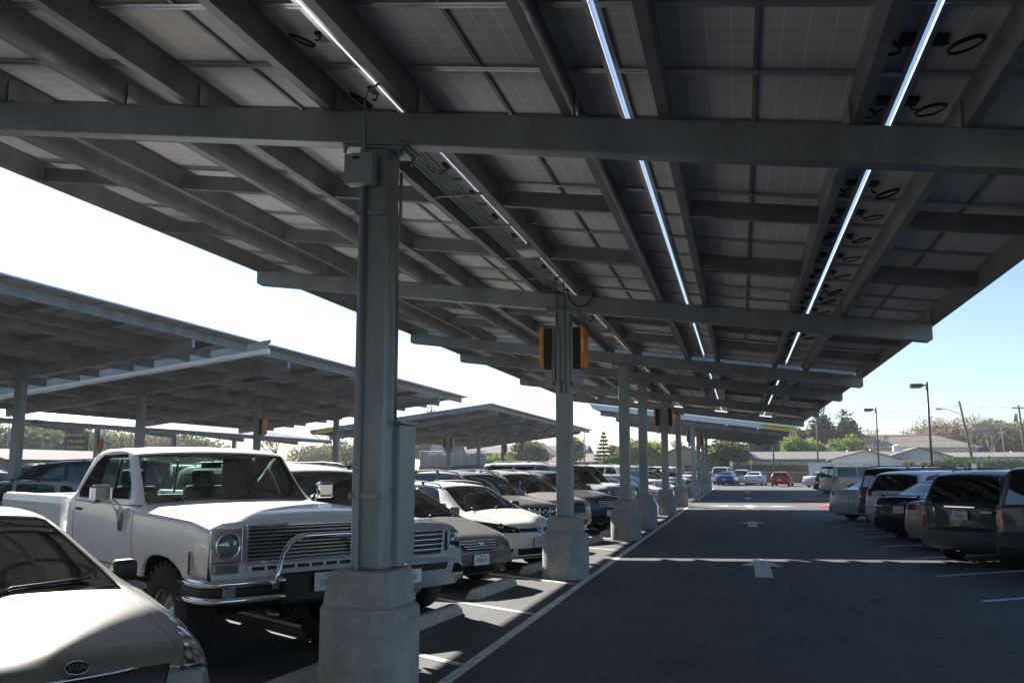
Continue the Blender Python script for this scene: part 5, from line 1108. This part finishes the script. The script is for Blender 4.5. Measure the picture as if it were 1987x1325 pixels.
# A-frame
t = empty('chapel', 'white steep A frame gable seen under the peaked canopy left of its inverter column', 'building', (wx(862, 135), 136, 0)); mb = MB(); mb.prism([(-3.2, 0), (3.2, 0), (.35, 7.2), (-.35, 7.2)], -4, 4, 'stucco'); mb.build('wall', t)
mb = MB()
for s in (-1, 1): mb.prism([(s*3.6, 0), (s*3.25, 0), (s*.2, 7.5), (s*.5, 7.7)], -4.4, 4.4, 'roofing')
mb.build('roof', t); mb = MB(); mb.box((0, -4.03, 3.2), (.9, .06, 1.6), 'pane'); mb.build('window', t)
def fence(label, x0, x1, y, hgt, mt, cat='fence', cap=True, post=2.4, name='fence', dy=0):
    t = empty(name, label, cat, ((x0+x1)/2, y, 0)); w = x1-x0; mb = MB(); mb.box((0, 0, hgt/2), (w, .14, hgt), mt); mb.build('panel', t)
    if cap: mb = MB(); mb.box((0, 0, hgt+.04), (w+.05, .2, .07), mt); mb.build('cap', t)
    n = max(2, int(w/post))
    for k in range(min(n+1, 60)): mb = MB(); mb.box((-w/2+w*k/n, -.09, hgt/2+.03), (.12, .06, hgt+.06), mt); mb.build('post', t)
    return t
fence('white painted block wall behind the parked cars right of the long SUV', wx(1570, 119), wx(1750, 119), 119, 2.45, 'wall', 'wall', name='wall')
fence('dark brown weathered board fence along the street beyond the far cars', wx(1330, 121), wx(1569, 121), 121, 2.15, 'fencew')
fence('red brick wall at the far right edge behind the hedge', wx(1960, 124), wx(2060, 124), 124, 2.6, 'brick', 'wall', name='wall')
M['chain'] = mat('galvanised_wire', (.32, .33, .34), .5, .6)
def chain_mat():
    m = bpy.data.materials.new('chain_link_mesh'); m.use_nodes = True; t = m.node_tree; b = t.nodes['Principled BSDF']; b.inputs['Base Color'].default_value = (.3, .31, .32, 1); b.inputs['Metallic'].default_value = .5
    tc = t.nodes.new('ShaderNodeTexCoord'); sp = t.nodes.new('ShaderNodeSeparateXYZ'); t.links.new(tc.outputs['Object'], sp.inputs[0]); outs = []
    hz = t.nodes.new('ShaderNodeMath'); hz.operation = 'ADD'; t.links.new(sp.outputs[0], hz.inputs[0]); t.links.new(sp.outputs[1], hz.inputs[1])
    for op in ('ADD', 'SUBTRACT'):
        a = t.nodes.new('ShaderNodeMath'); a.operation = op; t.links.new(hz.outputs[0], a.inputs[0]); t.links.new(sp.outputs[2], a.inputs[1])
        f = t.nodes.new('ShaderNodeMath'); f.operation = 'PINGPONG'; f.inputs[1].default_value = .035; t.links.new(a.outputs[0], f.inputs[0])
        l = t.nodes.new('ShaderNodeMath'); l.operation = 'LESS_THAN'; l.inputs[1].default_value = .0035; t.links.new(f.outputs[0], l.inputs[0]); outs.append(l)
    mx = t.nodes.new('ShaderNodeMath'); mx.operation = 'MAXIMUM'; t.links.new(outs[0].outputs[0], mx.inputs[0]); t.links.new(outs[1].outputs[0], mx.inputs[1]); t.links.new(mx.outputs[0], b.inputs['Alpha']); return m
M['chainlink'] = chain_mat()
def chain(label, p, q, hgt, n, rails=(0, 1), name='chain_link_fence'):
    t = empty(name, label, 'fence', (p[0], p[1], 0)); d = Vector((q[0]-p[0], q[1]-p[1], 0))
    for k in range(n+1): mb = MB(); c = d*(k/n); mb.tube([(c.x, c.y, 0), (c.x, c.y, hgt)], .045, 'chain', 8); mb.build('post', t)
    for r in rails: mb = MB(); mb.tube([(0, 0, hgt*r+(.05 if r == 0 else 0)), (d.x, d.y, hgt*r+(.05 if r == 0 else 0))], .03, 'chain', 6); mb.build('rail', t)
    mb = MB(); mb.add([(0, 0, .03), (d.x, d.y, .03), (d.x, d.y, hgt), (0, 0, hgt)], [(0, 1, 2, 3)], 'chainlink'); mb.build('wire_mesh', t); return t
chain('low chain link fence on the verge behind the cars at the far end', (-20, 107), (60, 107), 1.35, 26)
chain('tall chain link backstop of the ball field behind the low canopies at left', (-60, 36), (-60, 124), 5.6, 22, (0, .36, 1))
scr = chain('chain link fence with pale privacy cloth under the peaked canopy', (wx(815, 122), 122), (wx(943, 122), 122), 4.2, 8, (0, 1))
mb = MB(); d = wx(943, 122)-wx(815, 122); mb.box((d/2, .06, 2.2), (d, .02, 2.9), 'screen'); mb.build('privacy_cloth', scr)
fence('dark low board wall below the privacy cloth fence', wx(812, 120), wx(948, 120), 120.5, 2.0, 'dark', 'wall', name='wall')
# dugout and sign at left
t = empty('dugout', 'low dugout shed with pale sloping roof in front of the ball field trees at left', 'shed', (-56.5, 66, 0), 0)
mb = MB(); mb.box((0, 0, 1.15), (5, 17, 2.3), 'siding'); mb.build('wall', t); mb = MB()
mb.prism([(-3.0, 2.5), (3.0, 2.3), (3.0, 2.45), (0, 3.3), (-3.0, 2.65)], -9, 9, 'roofing'); mb.build('roof', t)
for k in range(5): mb = MB(); mb.box((2.7, -8+4*k, 1.15), (.15, .15, 2.3), 'trimw'); mb.build('post', t)
# softball sign
def facing(u, v, X): return atX(u, v, X)
c = facing(148, 856, -59.6)
t = empty('field_sign', 'dark board with yellow lettering hung on the backstop posts at left', 'sign', (c.x, c.y, c.z), R(48)); mb = MB(); mb.box((0, 0, 0), (3.1, .06, 2.7), 'ink'); mb.build('board', t)
for k, s in enumerate(['WELCOME TO', 'MILLIKAN', 'SOFTBALL']): text_obj('sign_lettering', s, .50, 'yellow', t, Matrix.Translation((0, -.04, .85-.85*k)) @ Matrix.Rotation(R(90), 4, 'X'), .01)
mb = MB(); mb.box((0, 0, 1.42), (3.3, .1, .08), 'trimw'); mb.build('sign_frame', t); t.scale = (.66, .66, .66)
# ---------------------------------------------------------------- trees
def leaf_mat(name, c1, c2):
    m = mat(name, c1, .75); t = m.node_tree; b = t.nodes['Principled BSDF']; b.inputs['Specular IOR Level'].default_value = .04; b.inputs['Roughness'].default_value = 1
    n = t.nodes.new('ShaderNodeTexNoise'); n.inputs['Scale'].default_value = .9; n.inputs['Detail'].default_value = 5; tc = t.nodes.new('ShaderNodeTexCoord'); t.links.new(tc.outputs['Object'], n.inputs['Vector'])
    r = t.nodes.new('ShaderNodeValToRGB'); r.color_ramp.elements[0].position = .35; r.color_ramp.elements[1].position = .65; r.color_ramp.elements[0].color = (*c1, 1); r.color_ramp.elements[1].color = (*c2, 1)
    t.links.new(n.outputs['Fac'], r.inputs[0]); t.links.new(r.outputs[0], b.inputs['Base Color'])
    tr = t.nodes.new('ShaderNodeBsdfTranslucent'); t.links.new(r.outputs[0], tr.inputs[0]); mx = t.nodes.new('ShaderNodeMixShader'); mx.inputs[0].default_value = .5
    t.links.new(b.outputs[0], mx.inputs[1]); t.links.new(tr.outputs[0], mx.inputs[2]); t.links.new(mx.outputs[0], t.nodes['Material Output'].inputs[0]); return m
M['leafd'] = leaf_mat('dark_conifer_leaf', (.018, .034, .016), (.045, .068, .03)); M['leafg'] = leaf_mat('bright_leaf', (.10, .17, .03), (.26, .32, .07)); M['leafo'] = leaf_mat('olive_leaf', (.09, .11, .045), (.20, .20, .09))
M['leafb'] = leaf_mat('brown_winter_leaf', (.16, .125, .09), (.30, .24, .16)); M['leafh'] = leaf_mat('hedge_leaf', (.04, .08, .025), (.12, .19, .05)); M['bark'] = mat('bark', (.10, .08, .065), .95, noise=(4, .3)); M['barkg'] = mat('grey_bark', (.20, .175, .15), .95, noise=(4, .3))
def leaves(mb, rng, blobs, n, sz, mt):
    tot = sum(b[3]*b[4]*b[5] for b in blobs); vs = []; fs = []
    for b in blobs:
        k = max(20, int(n*b[3]*b[4]*b[5]/tot))
        for _ in range(k):
            d = Vector((rng.gauss(0, 1), rng.gauss(0, 1), rng.gauss(0, 1))).normalized(); r = rng.uniform(.35, 1.0)**.5*(1+.18*math.sin(5*d.x+b[0])*math.cos(6*d.z+b[1]))
            p = Vector((b[0]+d.x*b[3]*r, b[1]+d.y*b[4]*r, b[2]+d.z*b[5]*r)); a = Vector((rng.gauss(0, 1), rng.gauss(0, 1), rng.gauss(0, .6))).normalized(); c = a.cross(Vector((rng.gauss(0, 1), rng.gauss(0, 1), rng.gauss(0, 1)))).normalized(); s = sz*rng.uniform(.6, 1.4)
            i = len(vs); vs += [tuple(p+a*s), tuple(p+c*s*.6), tuple(p-a*s), tuple(p-c*s*.6)]; fs.append((i, i+1, i+2, i+3))
    mb.add(vs, fs, mt)
def tree(label, x, y, h, w, kind, mt, seed, n=4200, sz=.24, tr=.22, name='tree', base=.25):
    rng = random.Random(seed); t = empty(name, label, 'tree', (x, y, 0), 0, 'trees beyond the parking lot'); mb = MB(); bl = []
    if kind == 'cone':
        for k in range(17):
            f = k/16; zz = h*(.10+.87*f); rr = w/2*1.05*min(1, .55+2.2*f)*(1-f*.8)**.7*(.85+.3*rng.random()); 
            for j in range(4 if f < .85 else 1): a = rng.uniform(0, 6.28); bl.append((rr*.3*math.cos(a), rr*.3*math.sin(a), zz, rr*.85, rr*.85, h*.11))
    elif kind == 'tier':
        for k in range(12):
            f = k/11; zz = h*(.12+.84*f); rr = w/2*(1-f)**.9+.15
            for j in range(7): a = j*.9+k; mb.tube([(0, 0, zz), (rr*math.cos(a), rr*math.sin(a), zz+.1*rr)], [.05, .015], 'bark', 4); bl.append((rr*.6*math.cos(a), rr*.6*math.sin(a), zz+.06*rr, max(.15, rr*.42), max(.15, rr*.42), .16))
    else:
        for k in range(24):
            a = rng.uniform(0, 6.28); e = rng.uniform(-.45, 1); rr = w/2*rng.uniform(.25, .72)*math.sqrt(1-max(0, e)**2*.6)
            s = w*rng.uniform(.13, .25); bl.append((rr*math.cos(a), rr*math.sin(a), h*(base+.35)+h*(.5-base/2)*e*.8, s, s, s*.75))
    tk = MB(); tk.tube([(0, 0, -.05), (.05, .03, h*.3), (-.05, 0, h*(.9 if kind != 'round' else .6))], [tr, tr*.75, tr*.25], 'bark', 8)
    if kind == 'round':
        for b in bl[:9]: tk.tube([(0, 0, h*rng.uniform(.2, .4)), ((b[0])*.5, b[1]*.5, (b[2]+h*.3)/2), b[:3]], [tr*.5, tr*.3, tr*.1], 'bark', 5)
    tk.build('trunk', t); leaves(mb, rng, bl, int(n*(2.6 if mt == 'leafb' else 1.7)), sz*(.7 if mt == 'leafb' else .95), mt); mb.build('crown', t, fix=False); return t
def bare(label, x, y, h, seed, spread=.5, mt='barkg', depth=5, name='bare_tree'):
    rng = random.Random(seed); t = empty(name, label, 'tree', (x, y, 0), 0, 'trees beyond the parking lot'); mb = MB(); tk = MB()
    def grow(p, d, L, r, k, tgt):
        q = p+d*L*.5+Vector((rng.gauss(0, .04), rng.gauss(0, .04), 0))*L; e = p+d*L; tgt.tube([p, q, e], [r, r*.85, r*.68], mt, 4 if k < 4 else 6, False)
        if k == 0: return
        for _ in range(3 if k > 1 else 4):
            nd = (d+Vector((rng.gauss(0, spread), rng.gauss(0, spread), rng.uniform(.0, .35)))).normalized(); grow(e, nd, L*rng.uniform(.62, .82), r*.62, k-1, mb)
    grow(Vector((0, 0, 0)), Vector((0, 0, 1)), h*.27, h*.02, depth, tk); tk.build('trunk', t); mb.build('twigs', t, fix=False); return t
def topz(v, Y): return EYE+(910-v)*Y/1748.0
T = [ # label,u,Y,top v,width,kind,mat,n,sz
 ('tall dark pointed conifer just right of the canopy edge, left of its twin', 1597, 158, 798, 7.0, 'cone', 'leafd', 6000, .28),
 ('tall dark pointed conifer left of the shorter lamp post', 1646, 156, 802, 7.2, 'cone', 'leafd', 6000, .28),
 ('bright green bushy tree behind the long low house, left of the wooden pole', 1556, 146, 852, 8.5, 'round', 'leafg', 4200, .24),
 ('small bright green tree at the left end of the bright green bushes', 1510, 148, 868, 4.0, 'round', 'leafg', 1500, .22),
 ('olive tree rising behind the bright green bushes', 1562, 160, 832, 7.5, 'round', 'leafo', 3000, .26),
 ('yellow green tree in front of the right hand conifer', 1640, 146, 847, 6.2, 'round', 'leafg', 2600, .22),
 ('small dark tree between the two conifers', 1620, 166, 832, 3.2, 'cone', 'leafd', 1400, .22),
 ('wide brown winter tree crown behind the taller lamp post', 1838, 168, 838, 20, 'round', 'leafb', 9000, .26),
 ('brown winter tree right of the leaning utility pole', 1900, 166, 840, 16, 'round', 'leafb', 7000, .26),
 ('olive green tree at the right edge left of the transformer pole', 1960, 160, 820, 12, 'round', 'leafo', 4200, .26),
 ('spiky tiered pine right of the peaked canopy', 1172, 130, 838, 4.2, 'tier', 'leafd', 3200, .16),
 ('wide yellow green bushy tree behind the third and fourth columns', 1240, 128, 868, 9, 'round', 'leafg', 5200, .24),
 ('olive tree crown behind the fourth column', 1232, 150, 846, 4.5, 'round', 'leafo', 1500, .24),
 ('shaggy palm like tree with brown skirt beyond the last columns', 1413, 130, 850, 6.5, 'round', 'leafo', 2600, .26),
 ('dark dense tree just right of the last columns', 1383, 132, 862, 5.0, 'round', 'leafh', 2600, .24),
 ('dark tree mass behind the warning sign under the far canopy', 1480, 150, 860, 9, 'round', 'leafd', 4200, .26),
 ('brown winter tree behind the yellow warning sign', 1447, 152, 858, 7, 'round', 'leafb', 2600, .24),
 ('small olive tree right of the spiky pine', 1196, 150, 860, 3.2, 'round', 'leafb', 1000, .22),
 ('low hedge like dark bush at the foot of the yellow green tree', 1188, 124, 888, 3.5, 'round', 'leafh', 2000, .2),
 ('leafy green tree right behind the second column', 1112, 140, 846, 4.5, 'round', 'leafg', 1800, .24),
 ('wide brown green tree under the right part of the peaked canopy', 1024, 138, 858, 7.5, 'round', 'leafo', 3000, .24),
 ('low light green shrub mass under the middle of the peaked canopy', 967, 134, 887, 7, 'round', 'leafg', 2200, .2),
 ('round dark treetop poking above the peaked canopy roof', 834, 170, 783, 4.4, 'cone', 'leafd', 1800, .26),
 ('dark tree behind the A frame gable', 822, 170, 836, 8, 'round', 'leafh', 2500, .28),
 ('dense olive tree behind the dugout at far left', 20, 78, 838, 9, 'round', 'leafo', 3600, .22),
 ('olive tree between the background column and the softball sign', 96, 80, 840, 8, 'round', 'leafo', 3400, .22),
 ('dark treetop poking above the low canopy at left', 80, 92, 798, 5.0, 'round', 'leafd', 2000, .24),
 ('olive winter tree right of the softball sign', 190, 88, 850, 10, 'round', 'leafo', 3600, .22),
 ('wide brown winter tree behind the pickup cab', 262, 96, 846, 14, 'round', 'leafb', 5000, .24),
 ('thin olive tree over the pickup cab roof', 350, 100, 852, 12, 'round', 'leafo', 4200, .24),
 ('low dark green trees right of the inverter column at left', 655, 130, 868, 9, 'round', 'leafh', 2600, .26),
 ('dark tree low behind the backstop braces', 610, 118, 872, 8, 'round', 'leafo', 2400, .24),
]
for k, (lb, u, Y, v, wd, kd, mt, n, sz) in enumerate(T):
    x = atY(u, 905, Y).x; r = ray(u, 905)
    if u < 700: Y = Y*1.15+22; wd *= 1.3; q = Vector((0, 0, EYE))+r.normalized()*Y; x, yy = q.x, q.y
    else: yy = Y
    dep = (Vector((x, yy, EYE))-Vector((0, 0, EYE))).dot(RM @ Vector((0, 0, 1)))
    tree(lb, x, yy, EYE+(910-v)*dep/1733.0, wd, kd, mt, 100+k, n, sz, .3 if wd > 8 else .18)
B_ = [('bare winter tree with fine twigs behind the shorter lamp post', 1692, 138, 826, 4, .42), ('tall bare fan shaped tree right of the leaning pole', 1928, 150, 795, 5, .3), ('second bare tree with upright limbs near the right edge', 1892, 150, 806, 5, .36), ('bare round crowned tree behind the wide brown one', 1830, 178, 822, 5, .5), ('bare leafless tree right of the inverter column at left', 545, 120, 815, 5, .5), ('bare tree between third and fourth columns', 1265, 150, 842, 5, .5), ('bare tree behind the sixth column', 1325, 150, 846, 5, .5), ('bare grey tree right of the last columns', 1438, 165, 850, 5, .45), ('pollarded bare stub tree under the peaked canopy', 930, 150, 858, 3, .5), ('thin bare tree top left of the nearest column', 655, 140, 818, 4, .5)]
for k, (lb, u, Y, v, dpt, spd) in enumerate(B_):
    r = ray(u, 905); q = Vector((0, 0, EYE))+r.normalized()*Y if u < 700 else atY(u, 905, Y); dep = (Vector((q.x, q.y, EYE))-Vector((0, 0, EYE))).dot(RM @ Vector((0, 0, 1)))
    bare(lb, q.x, q.y, (EYE+(910-v)*dep/1733.0)*1.05, 50+k, spd)
def hedge(label, x0, x1, y, h, mt, seed, n):
    rng = random.Random(seed); t = empty('hedge', label, 'hedge', ((x0+x1)/2, y, 0)); mb = MB(); w = x1-x0; k = int(w/1.1)
    leaves(mb, rng, [(-w/2+w*(i+.5)/k, rng.uniform(-.2, .2), h*.5+rng.uniform(-.1, .15), 1.0, .9, h*.52) for i in range(k)], n, .15, mt); mb.build('foliage', t, fix=False)
    tk = MB()
    for i in range(k): tk.tube([(-w/2+w*(i+.5)/k, 0, 0), (-w/2+w*(i+.5)/k, 0, h*.6)], .05, 'bark', 5)
    tk.build('stems', t)
hedge('dense green clipped hedge along the street at right', wx(1826, 119), wx(1985, 119), 119, 3.0, 'leafh', 5, 7500)
hedge('brown withered hedge between the white wall and the green hedge', wx(1750, 119), wx(1826, 119), 119, 2.7, 'leafb', 6, 3500)
hedge('low olive hedge in front of the tan roofed bungalow', wx(1090, 128), wx(1180, 128), 128, 2.2, 'leafo', 7, 2600)
hedge('dark ivy hedge behind the brown board fence', wx(1500, 123), wx(1568, 123), 123, 2.4, 'leafh', 8, 2200)
# ---------------------------------------------------------------- lamp posts, poles, wires
def lot_lamp(label, u, vt, Y):
    p = atY(u, vt, Y); t = empty('lamp_post', label, 'lamp post', (p.x, Y, 0), 0, 'brown box headed lamp posts'); h = p.z
    mb = MB(); mb.tube([(0, 0, 0), (0, 0, h)], .075, 'pole', 10); mb.build('pole', t); mb = MB(); mb.lathe([(0, .75), (.28, .75), (.3, .7), (.3, 0)], 'conc', 20); mb.build('base', t)
    mb = MB(); mb.box((-.62, 0, h-.22), (.72, .42, .24), 'pole', bev=.02); mb.box((-.18, 0, h-.2), (.3, .08, .1), 'pole'); l = mb.build('lamp_head', t); mb = MB(); mb.box((-.66, 0, h-.36), (.5, .34, .05), 'white', bev=.01); mb.build('lens', l)
lot_lamp('taller brown box headed lamp post at the right, in front of the sky', 1798, 741, 60)
lot_lamp('shorter looking brown box headed lamp post near the dark conifer', 1699, 790, 85)
def upole(label, u, v, Y, lean=0, arms=1, r=.15, name='utility_pole', col='wood'):
    p = atY(u, v, Y); t = empty(name, label, 'utility pole', (p.x, Y, 0), 0); h = p.z
    mb = MB(); mb.tube([(lean, 0, 0), (0, 0, h)], [r, r*.7], col, 10); mb.build('pole', t)
    for k in range(arms):
        mb = MB(); mb.box((0, -.1, h-.35-.9*k), (2.2 if k else 1.4, .1, .12), col); c = mb.build('crossarm', t)
        for s in (-.6, .6): mb = MB(); mb.lathe([(0, .18), (.05, .16), (.06, .05), (.03, 0)], 'grey', 8, Matrix.Translation((s, -.1, h-.29-.9*k))); mb.build('insulator', c)
    return t, p, h
up1, p1, h1 = upole('leaning wooden utility pole carrying a cobra head street light', 1861, 778, 112, 1.35, 0, .17)
mb = MB(); mb.tube([(.1, 0, h1-1.55), (-.8, 0, h1-1.1), (-1.9, 0, h1-.8)], .035, 'satin', 6); arm = mb.build('lamp_arm', up1); mb = MB(); mb.box((-2.2, 0, h1-.86), (.75, .25, .16), 'grey', bev=.05); mb.build('lamp_head', arm)
mb = MB(); mb.box((1.05, -.2, 1.9), (.5, .03, .8), 'white'); mb.build('notice', up1)
up2, p2, h2 = upole('wooden utility pole with a transformer can at the right edge', 1976, 786, 118, .5, 1, .16)
mb = MB(); mb.lathe([(0, .5), (.22, .48), (.24, 0), (.22, -.45), (0, -.47)], 'grey', 14, Matrix.Translation((-.42, -.1, h2-1.5))); mb.build('transformer', up2)
upole('thin dark wooden pole in front of the left conifer', 1584, 806, 128, -.1, 0, .13); upole('short dark pole right of the far canopy end', 1500, 848, 110, -.1, 0, .12)
upole('slim grey pole left of the spiky pine', 1133, 812, 118, 0, 0, .09, 'mast', 'satin'); upole('distant pole above the two storey roof', 1753, 835, 175, 0, 1, .15); upole('distant grey pole in front of the brown trees at right', 1943, 824, 140, .2, 1, .10, col='barkg')
upole('distant pole left of the low bungalows', 1453, 862, 128, 0, 0, .12); upole('tall dark mast behind the near corner of the peaked canopy', 657, 812, 125, 0, 0, .14)
def wire(label, uv0, uv1, Y, sag=.8, r=.02, n=14):
    a, b = atY(*uv0, Y), atY(*uv1, Y); t = MB(); t.tube([a.lerp(b, k/n)-Vector((0, 0, sag*4*(k/n)*(1-k/n)))-a for k in range(n+1)], r, 'cable', 4); o = t.build('power_line', None, a); tag(o, label, 'power line', 'power lines over the houses')
wire('upper thin power line left of the leaning pole, reaching its top', (1560, 806), (1861, 785), 114, .4, .012); wire('power line rising towards the leaning pole below the topmost one', (1570, 822), (1861, 787), 114, .5, .014)
wire('thin power line between the leaning pole and the right edge, upper one', (1861, 784), (2000, 784), 114, .5, .012)
wire('thick low cable crossing behind both lamp posts', (1530, 846), (2000, 828), 116, .5, .035); wire('middle power line crossing behind the lamp posts', (1530, 836), (2000, 810), 116, .6, .015)
wire('lowest thin power line above the two storey roof', (1540, 856), (1990, 842), 150, .6, .018); wire('power line across the view behind the second to fourth columns', (1100, 850), (1330, 846), 116, .3, .02)
wire('thin power line above the low bungalows at the lane end', (1480, 842), (1600, 838), 118, .2, .02)
# small street signs
def sign(label, u, v, Y, w, h, mt, shape='box'):
    p = atY(u, v, Y); t = empty('street_sign', label, 'sign', (p.x, Y, 0)); mb = MB(); mb.tube([(0, .03, 0), (0, .03, p.z+.1)], .03, 'satin', 6); mb.build('post', t); mb = MB()
    if shape == 'box': mb.box((0, 0, p.z), (w, .02, h), mt)
    else: mb.prism([(0, p.z+h/2), (w/2, p.z), (0, p.z-h/2), (-w/2, p.z)], -.01, .01, mt)
    mb.build('plate', t)
M['ylw'] = mat('warning_yellow', (.75, .38, .02), .6); M['grn'] = mat('street_green', (.10, .22, .18), .6)
sign('small orange yellow diamond warning sign before the olive bungalow', 1457, 897, 116, .75, .75, 'ylw', 'diamond'); sign('green street sign standing before the hedge at right', 1905, 896, 110, .38, 1.1, 'grn'); sign('small white notice sign over the roofs at right', 1864, 912, 90, .6, .5, 'white'); sign('small white sign beside the brown fence at the lane end', 1419, 900, 112, .35, .6, 'white')

# ---------------------------------------------------------------- thin hazy volume over the lot, added to imitate the lens glare
hm = bpy.data.materials.new('glare_haze'); hm.use_nodes = True; t_ = hm.node_tree; t_.nodes.remove(t_.nodes['Principled BSDF']); pv = t_.nodes.new('ShaderNodeVolumePrincipled')
pv.inputs['Color'].default_value = (.92, .95, 1, 1); pv.inputs['Density'].default_value = .0004; pv.inputs['Anisotropy'].default_value = .3; t_.links.new(pv.outputs[0], t_.nodes['Material Output'].inputs['Volume'])
M['glare_haze'] = hm; mb = MB(); mb.box((0, 75, 14), (420, 330, 30), 'glare_haze'); tag(mb.build('glare_haze'), kind='stuff')
